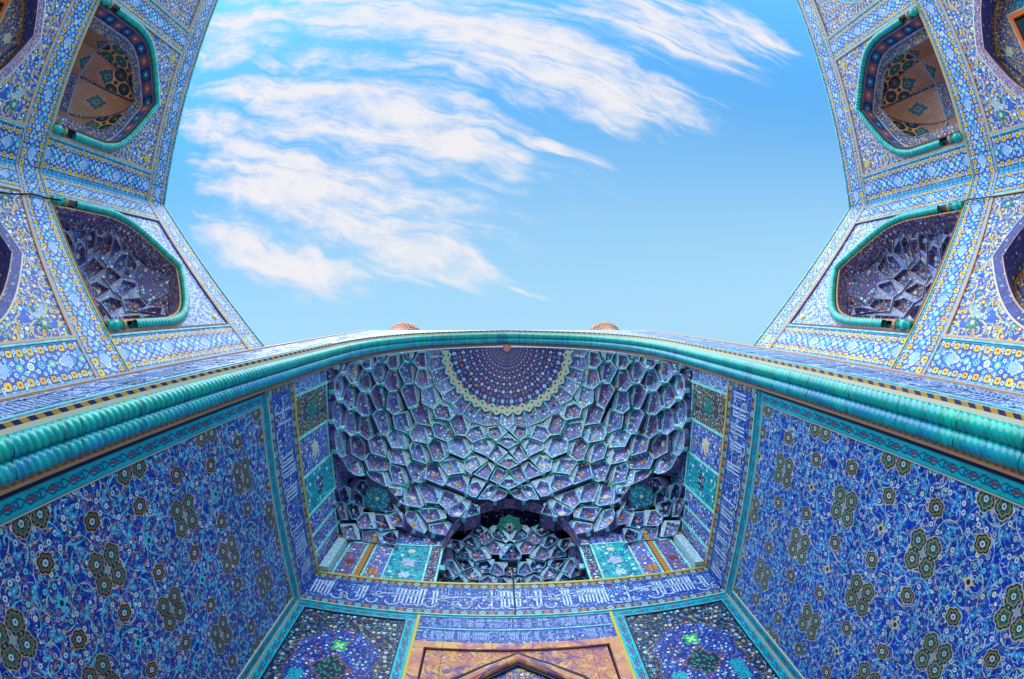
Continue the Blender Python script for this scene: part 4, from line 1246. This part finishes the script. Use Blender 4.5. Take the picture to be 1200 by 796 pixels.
for key in sorted(nodes):
    vs = nodes[key]
    if len(vs) < 3: continue
    v = vs[0]
    if min(math.dist(v, r) for r in ringA) < 0.03: continue
    h = int(abs(v[0]) * 700) * 7 + int(v[1] * 700) * 13
    if h % 5 not in (0, 1, 2): continue
    P = lift(v, S1)
    if P.y < 2.1: continue
    n = normal(P, S1); mb = MB()
    if h % 5 < 2: star_mesh(mb, P + n * 0.06, n, Vector((0, 1.9, 23)) - P, 0.19, 'greenstar', 6, 0.66, 0.05)
    else: star_mesh(mb, P + n * 0.06, n, Vector((0, 1.9, 23)) - P, 0.13, 'brownstar', 4, 0.74, 0.05)
    mb.build('star_boss', vault)
# crown: ray pattern and zigzag rim
mb = MB(); NR, NF = 12, 60; Pg, Ug = [], []
for i in range(NR + 1):
    r = max(2.78 * i / NR, 1e-3); row, ur = [], []
    for j in range(NF + 1):
        a = PI * j / NF; X, Y = r * math.cos(a), 1.88 + r * math.sin(a)
        row.append(Vector((X, Y, S1(X, max(Y, 1.9))))); ur.append((a, r))
    Pg.append(row); Ug.append(ur)
mb.grid(Pg, 'sun', Ug, True); mb.build('ray_crown', vault)
mb = MB(); star_mesh(mb, Vector((0, 1.9, 22.97)), Vector((0, 0, -1)), Vector((0, 1, 0)), 0.22, 'medal_red', 12, 0.9, 0.03); mb.build('crown_boss', vault)
mb = MB()
def zig(a): return abs(((a / PI * 18) % 1.0) - 0.5) * 2            # 1 at whole steps, 0 half way
NZ = 144
def ringpt(a, r, d):
    X, Y = r * math.cos(a), 1.9 + r * math.sin(a); return Vector((X, Y, S1(X, Y) - d))
for j in range(NZ):
    a0, a1 = PI * j / NZ, PI * (j + 1) / NZ
    for (r0, r1, m, d) in ((2.62, 2.67, 'tline', 0.05), (2.67, 2.89, 'cream', 0.05), (2.89, 2.94, 'tline', 0.05)):
        z0, z1 = 0.16 * zig(a0), 0.16 * zig(a1)
        mb.poly([ringpt(a0, r0 + z0, d), ringpt(a0, r1 + z0, d), ringpt(a1, r1 + z1, d), ringpt(a1, r0 + z1, d)], m)
    if j % 4 == 0:
        am = a0; zz = 0.16 * zig(am); c = ringpt(am, 2.78 + zz, 0.055)
        star_mesh(mb, c, Vector((0, 0, -1)), Vector((0, 1, 0)), 0.055 if j % 8 else 0.045, 'ink', 6, 0.9, 0.01)
mb.build('zigzag_rim', vault)
# front edge of the vault under the arch, and the shell that closes it from behind
mb = MB()
inn = [p for p in offset_profile(prof, 0.05) if p[1] > 13]
for a, b in zip(inn, inn[1:]):
    za, zb = min(S1(a[0], 1.9) - 0.05, a[1]), min(S1(b[0], 1.9) - 0.05, b[1])
    if abs(a[0]) > 5.85: za = 13
    if abs(b[0]) > 5.85: zb = 13
    mb.poly([(a[0], 1.85, a[1]), (b[0], 1.85, b[1]), (b[0], 1.85, zb), (a[0], 1.85, za)], 'f_pale')
mb.build('front_edge', vault)
mb = MB(); Pg, Ug = [], []
for i in range(25):
    row, ur = [], []
    for j in range(17):
        X = -6.0 + 12.0 * i / 24; Y = 1.84 + 7.7 * j / 16
        row.append(Vector((X, Y, max(S1(X, Y) if Y < 7.7 else 0, 17.5) + 0.55))); ur.append((X, Y))
    Pg.append(row); Ug.append(ur)
mb.grid(Pg, 'f_deep', Ug, False)
for s in (-1, 1):
    mb.poly([(s * 5.98, 1.84, 14.0), (s * 5.98, 8.0, 14.0), (s * 5.98, 8.0, 18.2), (s * 5.98, 1.84, 18.2)], 'f_deep')
    a, b = sorted((s * 2.2, s * 5.98)); mb.poly([(a, BY + .03, 14.0), (b, BY + .03, 14.0), (b, BY + .03, 18.2), (a, BY + .03, 18.2)], 'f_deep')
mb.build('vault_shell', vault)


def sub_niche(sites0, dummies0, S, parent, cellname, depth, lip, rnd_seed, ymin=5.4, mats=('f_deep', 'f_deep', 'f_cell3', 'f_deep')):  # mostly dark cell tiles, so the niche's shade is in the colour
    polys = voronoi(sites0, dummies0, 0.026)
    for q, poly in zip(sites0, polys):
        if poly is None: continue
        P = lift(q, S); n = normal(P, S); pts = [p for p in (lift(v, S) for v in poly) if p.z > 11.65 and p.y > ymin]
        if len(pts) < 3: continue
        rnd = random.Random(int(abs(q[0]) * 5000) * 77 + int(q[1] * 5000) + rnd_seed)
        up = Vector((0, -0.35, 1))
        pet = Vector((-math.copysign(1, q[0]), 0, 0.5)).normalized()
        cell_mesh(pts, n, up, rnd, mats, depth, lip, trim='tline2', petal=pet, skirt=0.3, trim_w=0.05).build(cellname, parent)


# corner niches under the vault, each with a star ceiling
for s in (-1, 1):
    cn = thing('corner_niche', (s * 5.0, 7.0, 14.0), ('left' if s < 0 else 'right') + ' shadowed corner niche with an eight-pointed turquoise star in its ceiling, beneath the honeycomb vault', 'niche', 'corner niches under the vault')
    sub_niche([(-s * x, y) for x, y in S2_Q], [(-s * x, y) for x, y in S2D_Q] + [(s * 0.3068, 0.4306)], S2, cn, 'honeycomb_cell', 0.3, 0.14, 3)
    c = Vector((s * 4.93, 6.93, 15.95)); nn = Vector((0.35 * -s, -0.45, -1)).normalized(); up = Vector((0, -1, 0.4))
    mb = MB()
    star_mesh(mb, c, nn, up, 0.66, 'brownstar', 10, 0.80, 0.03)
    star_mesh(mb, c + nn * 0.035, nn, up, 0.58, 'ink', 10, 0.80, 0.02); star_mesh(mb, c + nn * 0.06, nn, up, 0.53, 'starb', 10, 0.80, 0.02)
    star_mesh(mb, c + nn * 0.10, nn, up, 0.20, 'greenstar', 8, 0.6, 0.02); star_mesh(mb, c + nn * 0.13, nn, up, 0.09, 'white2', 6, 0.7, 0.02)
    mb.build('star_ceiling', cn)
# small honeycomb niche over the middle of the band
hn = thing('honeycomb_niche', (0, 8.5, 11.6), 'small dark honeycomb niche with a turquoise star, in the middle above the script band', 'niche')
mb = MB()
for s in (-1, 1):
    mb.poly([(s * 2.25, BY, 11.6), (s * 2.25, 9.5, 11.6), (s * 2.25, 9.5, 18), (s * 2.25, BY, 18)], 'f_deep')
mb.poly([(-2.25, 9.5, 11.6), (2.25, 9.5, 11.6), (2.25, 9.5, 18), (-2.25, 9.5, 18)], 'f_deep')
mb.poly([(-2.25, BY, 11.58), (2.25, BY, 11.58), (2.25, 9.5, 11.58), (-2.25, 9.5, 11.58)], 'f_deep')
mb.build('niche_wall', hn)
mb = MB()                                               # soffit joining the little niche to the foot of the great vault
for k in range(24):
    xa, xb = -2.25 + 4.5 * k / 24, -2.25 + 4.5 * (k + 1) / 24
    za, zb = S3(xa * .995, 7.75) + 0.03, S3(xb * .995, 7.75) + 0.03
    mb.poly([(xa, 7.42, za), (xb, 7.42, zb), (xb, 7.85, zb), (xa, 7.85, za)], 'f_cell3', [(xa, 0), (xb, 0), (xb, .8), (xa, .8)])
mb.build('niche_soffit', hn)
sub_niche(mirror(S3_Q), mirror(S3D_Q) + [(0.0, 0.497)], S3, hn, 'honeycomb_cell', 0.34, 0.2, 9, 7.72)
c = Vector((0, 8.40, 16.85)); nn = Vector((0, -0.45, -1)).normalized(); up = Vector((0, -1, 0.4)); mb = MB()
star_mesh(mb, c, nn, up, 0.52, 'greenstar', 8, 0.84, 0.04); star_mesh(mb, c + nn * .06, nn, up, 0.20, 'f_pale', 6, 0.7, 0.02); star_mesh(mb, c + nn * .1, nn, up, 0.07, 'ink', 6, 0.8, 0.02)
mb.build('star_ceiling', hn)
# floodlight on a stalk with its cable running down over the script
fl = thing('floodlight', (0.0, 7.6, 11.6), 'small black floodlight on a stalk standing in the middle above the script band', 'lamp')
mb = MB()
def box(mb, c, sx, sy, sz, m, rx=0.0):
    Rm = Matrix.Rotation(rx, 3, 'X'); c = Vector(c)
    V8 = [c + Rm @ Vector((i * sx / 2, j * sy / 2, k * sz / 2)) for i in (-1, 1) for j in (-1, 1) for k in (-1, 1)]
    for f in ((0, 1, 3, 2), (4, 6, 7, 5), (0, 4, 5, 1), (2, 3, 7, 6), (0, 2, 6, 4), (1, 5, 7, 3)):
        mb.poly([V8[i] for i in f], m)
box(mb, (0, 7.62, 12.62), 0.30, 0.16, 0.26, 'cable', R(-25)); mb.build('lamp_housing', fl)
mb = MB(); box(mb, (0, 7.53, 12.66), 0.25, 0.02, 0.21, 'navy', R(-25)); mb.build('lamp_glass', fl)
mb = MB(); tube(mb, [(0, 7.64, 11.55), (0, 7.64, 12.5)], 0.025, 'cable', 8); mb.build('stalk', fl)
mb = MB(); tube(mb, [(0.0, 7.64, 11.6), (0.01, 7.62, 11.5), (0.0, 7.66, 11.2), (0.015, 7.66, 10.6), (0.0, 7.66, 10.0)], 0.014, 'cable', 6); mb.build('cable', fl)


# ------------------------------------------------------------------ the two forecourt wings
WZ = 13.65
NA = [(1.12, 7.18), (1.12, 9.3), (1.16, 9.85), (1.32, 10.4), (1.62, 10.85), (2.1, 11.28), (2.75, 11.72), (3.5, 12.16)]
LA = [(1.25, G0), (1.25, 3.1), (1.36, 3.75), (1.66, 4.35), (2.15, 4.83), (2.8, 5.22), (3.5, 5.52)]
def full(half): return half + [(7.0 - u, z) for u, z in reversed(half[:-1])]
def smooth2(half, n=4):
    h = spline([(u, 0, z) for u, z in half], n); return [(p.x, p.z) for p in h]
def inset(pr, d):
    out = []
    for i, (x, z) in enumerate(pr):
        a, b = pr[max(i - 1, 0)], pr[min(i + 1, len(pr) - 1)]
        t = Vector((b[0] - a[0], b[1] - a[1])).normalized()
        out.append((x + t.y * d, z - t.x * d))
    return out
NAF = full(smooth2(NA)); LAF = full(smooth2(LA))


def spandrel(mb, pl, arch, u0, u1, v0, v1, w, m):
    """the face between an arch and the rectangle round it"""
    def out(p):
        if p[1] < v1 - 2.2: return (u0 if p[0] < (u0 + u1) / 2 else u1, p[1])
        cu, cv = (u0 + u1) / 2, v1 - 2.2
        dx, dz = p[0] - cu, p[1] - cv
        k = min(((u1 - cu) / abs(dx)) if abs(dx) > 1e-6 else 1e9, ((v1 - cv) / dz) if dz > 1e-6 else 1e9)
        return (cu + dx * k, cv + dz * k)
    for a, b in zip(arch, arch[1:]):
        oa, ob = out(a), out(b)
        pts = [a, b, ob, oa]
        if (abs(oa[1] - v1) < 1e-6) != (abs(ob[1] - v1) < 1e-6):
            k = (u0 if (oa[0] + ob[0]) / 2 < (u0 + u1) / 2 else u1, v1); pts = [a, b, ob, k, oa]
        mb.poly([pl.p(u, v, w) for u, v in pts], m, pts)


def strip(mb, pl, A, w0, B, w1, m, vs=1.0, centred=False):
    L = 0
    for i in range(len(A) - 1):
        l = math.dist(A[i], A[i + 1])
        v0, v1 = (-0.5 * vs, 0.5 * vs) if centred else (0, vs)
        mb.poly([pl.p(*A[i], w0), pl.p(*A[i + 1], w0), pl.p(*B[i + 1], w1), pl.p(*B[i], w1)], m, [(L, v0), (L + l, v0), (L + l, v1), (L, v1)])
        L += l


def wdep(u, z):
    a = min(1, abs(u - 3.5) / 2.3); b = min(1, max(0, (z - 8.2) / 3.7)); r = (a ** 2.4 + b ** 2.4) ** (1 / 2.4)
    return -1.7 * max(0.0, 1 - r ** 2.2) ** 0.8 - 0.1


def upper_niche(pl, t, du, kind):
    sh = lambda pr: [(u + du, v) for u, v in pr]
    arch = sh(NAF); i1 = inset(arch, 0.30); i2 = inset(arch, 0.36)
    n = None
    # turquoise rope round the opening, ending in vases
    cen = inset(arch, 0.15)
    cen = [p for p in cen if p[1] > 7.75]
    rp = rope('rope_moulding', [pl.p(u, v, 0.03) for u, v in cen], 0.125, 'rope', t, spacing=0.13, lobes=2, depth=0.18, seg=12, sub=6)
    for e in (cen[0], cen[-1]):
        mb = MB()
        lathe(mb, pl.p(e[0], 7.2, 0.03), [(0.05, 0), (0.13, 0.02), (0.10, 0.08), (0.16, 0.2), (0.15, 0.32), (0.08, 0.42), (0.12, 0.46), (0.10, 0.5), (0.125, 0.62)], 'rope', 12)
        lathe(mb, pl.p(e[0], 7.2, 0.03), [(0.135, 0.50), (0.14, 0.54), (0.135, 0.58)], 'gold', 12)
        mb.build('rope_base', t)
    mb = MB()
    strip(mb, pl, arch, 0.0, inset(arch, 0.03), 0.04, 'trim'); strip(mb, pl, inset(arch, 0.03), 0.04, inset(arch, 0.04), -0.1, 'trim')
    strip(mb, pl, inset(arch, 0.04), -0.10, i1, -0.10, 'ink')
    strip(mb, pl, i1, 0.0, i2, 0.0, 'gold' if kind == 'muq' else 'trim_dark'); strip(mb, pl, i1, -0.1, i1, 0.0, 'ink')
    mb.build('arch_trim', t)
    cu = 3.5 + du
    Zu = Vector((0, 0, 1))
    if kind == 'muq':
        mb = MB(); strip(mb, pl, i2, 0.0, i2, -0.62, 'f_plum', 0.62); mb.build('niche_soffit', t)
        S = lambda u, z: pl.p(u + du, z, wdep(u, z))
        pts0 = [tuple(p) for p in FN_UZ]
        pts0 += [(7.0 - u, z) for u, z in FN_UZ if 7.0 - u < 2.55]
        dm = [(u - du, v) for u, v in inset(arch, -0.7)[::2]] + [(u, 6.6) for u in (1.5, 2.3, 3.1, 3.9, 4.7, 5.5)]
        dm = [d for d in dm if d[1] > 7.0]
        pts0 += [(2.6, 9.0), (3.4, 9.0), (4.2, 8.7), (2.6, 10.0), (3.2, 8.1), (4.5, 8.0), (2.3, 8.2), (1.75, 8.3), (5.2, 7.7), (3.8, 7.4), (2.8, 7.4), (1.8, 7.4), (2.5, 10.7), (2.2, 9.5)]
        pts0 += [(u - du, v) for u, v in inset(arch, 0.62)[::2] if v > 8.0]
        pts1 = []
        for p in pts0:
            if all(math.dist(p, q) > 0.3 for q in pts1): pts1.append(p)
        polys = voronoi(pts1, dm, 0.75)
        pc = pl.p(cu, 8.6, 1.0)
        for p, poly in zip(pts1, polys):
            if poly is None: continue
            lim = [(u - du, v) for u, v in inset(arch, 0.34)]; sg = -1
            for q0, q1 in zip(lim, lim[1:]):
                ex, ez = q1[0] - q0[0], q1[1] - q0[1]
                if len(poly) > 2 and abs((q0[0] + q1[0]) / 2 - 3.5) > 0.12: poly = clip_half(poly, ez * sg, -ex * sg, (ez * q0[0] - ex * q0[1]) * sg)
            if len(poly) < 3: continue
            P = S(*p); e = 0.05
            nrm = (S(p[0] + e, p[1]) - S(p[0] - e, p[1])).cross(S(p[0], p[1] + e) - S(p[0], p[1] - e))
            nrm.normalize()
            if nrm.dot(pc - P) < 0: nrm = -nrm
            rnd = random.Random(int(p[0] * 100) * 31 + int(p[1] * 100))
            flat = p[1] > 10.95 and p[0] < 4.3
            cell_mesh([S(*v) for v in poly], nrm, Zu, rnd, ('f_plum', 'f_plum', 'f_cell3'), 0.03 if flat else 0.45, 0.02 if flat else 0.18,
                      trim='f_plum' if flat else 'f_pale', petal=None if flat else (pl.du * (1 if p[0] < 3.5 else -1) + Zu * .3).normalized(), skirt=0.3, trim_w=0.05).build('honeycomb_cell', t)
        mb = MB(); mb.poly([pl.p(u + du, z, -2.75) for u, z in ((0.9, 6.9), (6.1, 6.9), (6.1, 12.4), (0.9, 12.4))], 'f_night')
        for uu in (0.9, 6.1): mb.poly([pl.p(uu + du, 6.9, -2.75), pl.p(uu + du, 12.4, -2.75), pl.p(uu + du, 12.4, -0.16), pl.p(uu + du, 6.9, -0.16)], 'f_night')
        mb.poly([pl.p(0.9 + du, 12.4, -2.75), pl.p(6.1 + du, 12.4, -2.75), pl.p(6.1 + du, 12.4, -0.16), pl.p(0.9 + du, 12.4, -0.16)], 'f_night')
        mb.build('niche_wall', t)
    else:
        i3 = inset(arch, 0.42); i4 = inset(arch, 0.85)
        mb = MB(); strip(mb, pl, i2, 0.0, i3, -0.55, 'blocks', 0.5, True); mb.build('niche_soffit', t)
        mb = MB(); strip(mb, pl, i3, -0.55, inset(arch, 0.47), -0.57, 'f_pale', .1); strip(mb, pl, inset(arch, 0.47), -0.57, i4, -0.60, 'f_gold', 0.4); mb.build('inner_arch', t)
        # five-sided apse closing to a point under the arch crown
        base = [(-1.62, -0.62), (-1.52, -1.55), (-0.72, -2.2), (0.72, -2.2), (1.52, -1.55), (1.62, -0.62)]
        ax, az, aw = 0.0, 11.35, -0.62
        zs = 9.0
        def apse(k, t_):
            bu, bwp = base[k]
            return pl.p(cu + ax + (bu - ax) * math.cos(t_), zs + (az - zs) * math.sin(t_), aw + (bwp - aw) * math.cos(t_))
        fac = ('ovals', 'pink', 'pink', 'pink', 'ovals')
        for k in range(5):
            mb = MB(); Pg, Ug = [], []
            wd = math.dist(base[k], base[k + 1])
            for i in range(9):
                tt = PI / 2 * i / 8
                Pg.append([apse(k, tt), apse(k + 1, tt)]); h = i / 8 * 2.6; c_ = math.cos(tt)
                Ug.append([(-wd / 2 * c_, h), (wd / 2 * c_, h)])
            if k in (1, 3):
                mb.grid(Pg[:4], 'pink', Ug[:4], False); mb.grid(Pg[3:], 'ovals', Ug[3:], False)
            else: mb.grid(Pg, fac[k], Ug, False)
            a0, a1 = base[k], base[k + 1]
            mb.poly([pl.p(cu + a0[0], 6.9, a0[1]), pl.p(cu + a1[0], 6.9, a1[1]), apse(k + 1, 0), apse(k, 0)], ('pink', 'pink', 'f_plum', 'pink', 'pink')[k],
                    [(-wd / 2, -1.2), (wd / 2, -1.2), (wd / 2, 1.0), (-wd / 2, 1.0)])
            mb.build('vault_facet', t)
        mb = MB()
        for k in range(6):
            tube(mb, [apse(k, PI / 2 * i / 8) for i in range(9)], 0.045, 'f_dark', 6)
        for k in range(5):
            d = (apse(k, 0) + apse(k + 1, 0)) / 2
            tube(mb, [apse(k, 0), apse(k + 1, 0)], 0.05, 'f_pale', 6)
        mb.build('vault_rib', t)


def lower_niche(pl, t, du, kind):
    sh = lambda pr: [(u + du, v) for u, v in pr]
    arch = sh(LAF)
    mb = MB()
    strip(mb, pl, arch, 0.0, inset(arch, 0.05), 0.02, 'cream')
    strip(mb, pl, inset(arch, 0.05), 0.02, inset(arch, 0.32), 0.0, 'f_pinkborder' if kind == 'door' else 'f_night', 0.3)
    strip(mb, pl, inset(arch, 0.32), 0.0, inset(arch, 0.36), 0.02, 'trim')
    mb.build('arch_border', t)
    i1 = inset(arch, 0.36); i2 = inset(arch, 0.40)
    mb = MB(); strip(mb, pl, i1, 0.02, i2, -0.75, 'f_night', 0.7); mb.build('niche_soffit', t)
    mb = MB(); strip(mb, pl, i2, -0.75, inset(arch, 0.46), -0.70, 'gold'); strip(mb, pl, inset(arch, .46), -.70, inset(arch, .47), -.8, 'gold')
    mb.build('inner_trim', t)
    i3 = inset(arch, 0.47); mb = MB()
    mb.poly([pl.p(u, v, -0.8) for u, v in i3], 'f_gold', list(i3)); b = mb.build('niche_back', t)
    Zu = Vector((0, 0, 1))
    for (u, v, r, m) in ((2.35, 3.1, 0.30, 'starb'), (4.65, 3.1, 0.30, 'starb'), (3.5, 4.45, 0.2, 'cream'), (2.0, 2.1, 0.22, 'cream'), (5.0, 2.1, 0.22, 'cream')):
        mb = MB(); star_mesh(mb, pl.p(u + du, v, -0.795), pl.n, Zu, r, m, 6, 0.75, 0.006); mb.build('tile_medallion', b)
    u0, u1, z1 = 2.55 + du, 4.45 + du, (3.8 if kind == 'door' else 4.05)
    mb = MB(); m = 'orange' if kind == 'door' else 'trim_dark'
    frame(pl, mb, u0, u1, G0, z1, 0.15, -0.8, -0.66, m, bottom=False)
    frame(pl, mb, u0 - .07, u1 + .07, G0, z1 + .07, 0.07, -0.8, -0.72, 'cream' if kind == 'door' else 'gold', bottom=False)
    f = mb.build('window_frame', t); f['label'] = 'orange painted door frame' if kind == 'door' else 'red-brown lattice window frame'
    mb = MB(); pl.rect(mb, u0 + 0.15, u1 - 0.15, G0, z1 - 0.15, -0.76, 'glass' if kind == 'door' else 'grille'); mb.build('pane' if kind == 'door' else 'lattice', f)


def bay(pl, t, u0, upper, lower, warm):
    """one bay: frame, spandrels, niches; u0 is where its frame starts"""
    du = u0 - 1.05; u1 = u0 + 4.9
    mb = MB(); frame(pl, mb, u0, u1, 7.18, 12.52, 0.06, -0.06, 0.03, 'trim_dark' if upper == 'muq' else 'trim'); mb.build('frame_trim', t)
    sp = 'f_fine' if upper == 'muq' else 'f_yellow'
    mb = MB()
    if upper == 'blind':
        a = [(u + du, v) for u, v in full(smooth2([(1.45, 7.2), (1.45, 9.2), (1.6, 10.1), (2.1, 10.9), (2.9, 11.5), (3.5, 11.85)]))]
        spandrel(mb, pl, a, u0 + .06, u1 - .06, 7.2, 12.46, -0.04, 'f_yellow')
        mb.build('spandrel', t)
        mb = MB(); mb.poly([pl.p(u, v, -0.05) for u, v in a], 'f_turq', list(a)); mb.build('blind_panel', t)
        mb = MB(); strip(mb, pl, a, -0.04, inset(a, 0.05), -0.02, 'cream'); strip(mb, pl, inset(a, .05), -.02, inset(a, .055), -.06, 'cream'); mb.build('arch_trim', t)
    else:
        spandrel(mb, pl, [(u + du, v) for u, v in NAF], u0 + .06, u1 - .06, 7.2, 12.46, -0.02, sp)
        Zu = Vector((0, 0, 1))
        for (su, sv) in ((1.45, 12.1), (5.55, 12.1)):
            star_mesh(mb, pl.p(su + du, sv, -0.018), pl.n, Zu, 0.17, 'yel', 4, 0.7, 0.01)
            if upper == 'muq': star_mesh(mb, pl.p(su + du, sv, -0.006), pl.n, Zu, 0.08, 'cream', 6, 0.7, 0.01)
        mb.build('spandrel', t)
        upper_niche(pl, t, du, upper)
    mb = MB(); frame(pl, mb, u0, u1, G0, 6.08, 0.06, -0.06, 0.03, 'trim', bottom=False); mb.build('frame_trim', t)
    mb = MB(); spandrel(mb, pl, [(u + du, v) for u, v in LAF], u0 + .06, u1 - .06, G0, 6.02, -0.02, 'f_yellow')
    for (su, sv) in ((1.5, 5.4), (5.5, 5.4)):
        star_mesh(mb, pl.p(su + du, sv, -0.018), pl.n, Vector((0, 0, 1)), 0.22, 'greenstar', 8, 0.6, 0.01); star_mesh(mb, pl.p(su + du, sv, -0.006), pl.n, Vector((0, 0, 1)), 0.08, 'cream', 6, 0.7, 0.01)
    mb.build('spandrel', t)
    lower_niche(pl, t, du, lower)


for s in (-1, 1):
    side = 'left' if s < 0 else 'right'
    J, C, E = Vector((s * 7.83, FY, 0)), Vector((s * 12.7, -4.04, 0)), Vector((s * 12.3, -13.6, 0))
    t = thing('arcaded_wing', (s * 12.6, -6, G0), ('left two-storey tiled wing with yellow-flowered bands, in duller light beside the streaked clouds' if s < 0 else
              'right two-storey tiled wing with yellow-flowered bands, standing against the clear blue sky'), 'building', 'arcaded wings beside the portal')
    for (A, B, bays) in ((J, C, [(1.05, 'muq', 'window')]), (C, E, [(1.05, 'vault', 'door'), (7.0, 'blind', 'door')])):
        d = (B - A).normalized(); n = Vector((-d.y, d.x, 0))
        if n.dot(Vector((0, -6, 0)) - A) < 0: n = -n
        pl = Plane(A, d, n); L = (B - A).length if len(bays) == 1 else 13.0
        for (u0, up, lo) in bays: bay(pl, t, u0, up, lo, s < 0)
        edges = [0.0] + [e for (u0, _, _) in bays for e in (u0, u0 + 4.9)] + [L]
        # horizontal bands run through, upright bands stop against them
        mb = MB()
        pl.slab(mb, 0, L, 6.08, 7.18, -0.3, 0.0, 'band', 'metre_u'); mb.build('patterned_band', t)
        mb = MB(); pl.slab(mb, 0, L, 12.52, WZ, -0.3, 0.0, 'band', 'metre_u'); mb.build('patterned_band', t)
        for k in range(0, len(edges), 2):
            a, b = edges[k], edges[k + 1]
            mb = MB(); pl.rect(mb, a, b, 7.18, 12.52, 0.0, 'band', 'metre_v'); mb.build('patterned_pilaster', t)
            mb = MB(); pl.rect(mb, a, b, G0, 6.08, 0.0, 'band', 'metre_v'); mb.build('patterned_pilaster', t)
        mb = MB()
        for z in (6.105, 7.155, 12.545):
            pl.slab(mb, 0.004, L - 0.004, z - 0.02, z + 0.02, 0.0, 0.022, 'trim' if z != 7.155 else 'yel')
        pl.slab(mb, 0.01, L - 0.01, WZ - 0.07, WZ - 0.02, 0.0, 0.03, 'tline2')
        for k in range(0, len(edges), 2):
            for x in (edges[k], edges[k + 1]):
                if 0.1 < x < L - 0.1:
                    x2 = x + (-0.03 if x == edges[k + 1] else 0.03)
                    pl.slab(mb, x2 - 0.025, x2 + 0.025, 7.19, 12.51, 0.0, 0.025, 'tline2'); pl.slab(mb, x2 - 0.025, x2 + 0.025, G0, 6.07, 0.0, 0.025, 'tline2')
        mb.build('band_edge', t)
        # body behind: roof, back, end
        mb = MB()
        mb.poly([pl.p(0, WZ - .01, -0.3), pl.p(L, WZ - .01, -0.3), pl.p(L, WZ - .01, -3.4), pl.p(0, WZ - .01, -3.4)], 'brick')
        mb.poly([pl.p(0, G0, -3.4), pl.p(L, G0, -3.4), pl.p(L, WZ - .01, -3.4), pl.p(0, WZ - .01, -3.4)], 'brick')
        mb.poly([pl.p(L, G0, -3.4), pl.p(L, WZ - .01, -3.4), pl.p(L, WZ - .01, 0), pl.p(L, G0, 0)], 'brick')
        mb.build('roof_block', t)

# ------------------------------------------------------------------ minarets rising behind the portal
for s in (-1, 1):
    mn = thing('minaret', (s * 7.55, 2.35, 24.0), ('left' if s < 0 else 'right') + ' minaret balcony, a brown latticed dome shape peeping over the portal edge', 'minaret', 'minarets over the portal')
    mb = MB(); lathe(mb, (s * 7.55, 2.35, 0), [(0.98, 22.0), (0.95, 33.4)], 'minaret', 24); mb.build('shaft', mn)
    mb = MB(); lathe(mb, (s * 7.55, 2.35, 0), [(0.95, 33.4), (1.05, 33.9), (1.2, 34.3), (1.36, 34.6), (1.42, 34.9), (1.42, 35.0), (0.7, 35.01)], 'minaret', 24); mb.build('balcony', mn)
    mb = MB(); lathe(mb, (s * 7.55, 2.35, 0), [(1.36, 35.0), (1.36, 35.9), (1.3, 35.9), (1.3, 35.0)], 'minaret', 24); mb.build('railing', mn)
    mb = MB(); lathe(mb, (s * 7.55, 2.35, 0), [(0.7, 35.0), (0.66, 38.2), (0.8, 38.5), (0.72, 39.0), (0.4, 39.7), (0.0, 40.2)], 'minaret', 24); mb.build('cap', mn)

# ------------------------------------------------------------------ cables slung along the wings
def cable(name, pts, r, label):
    mb = MB(); tube(mb, spline(pts, 6), r, 'cable', 6); o = mb.build(name); tag(o, label, 'cable'); return o
for s in (-1, 1):
    J, C = Vector((s * 7.83, FY, 0)), Vector((s * 12.7, -4.04, 0)); d = (C - J).normalized(); n = Vector((-d.y, d.x, 0))
    if n.dot(Vector((0, -6, 0)) - J) < 0: n = -n
    P = lambda u, z, w=0.06: J + d * u + n * w + Vector((0, 0, z))
    if s < 0:
        cable('cable', [P(5.55, 7.45, 0.2), P(5.72, 7.0), P(5.75, 6.4), P(5.6, 5.7), P(5.55, 5.0), P(5.5, 4.0)], 0.022, 'dark cable running down from the rope moulding on the left wing')
    else:
        cable('cable', [P(5.75, 7.6, 0.12), P(5.9, 7.0), P(5.85, 6.2), P(5.8, 5.5), P(5.75, 4.5), P(5.7, 3.6)], 0.016, 'thin cable running down beside the window bay on the right wing')
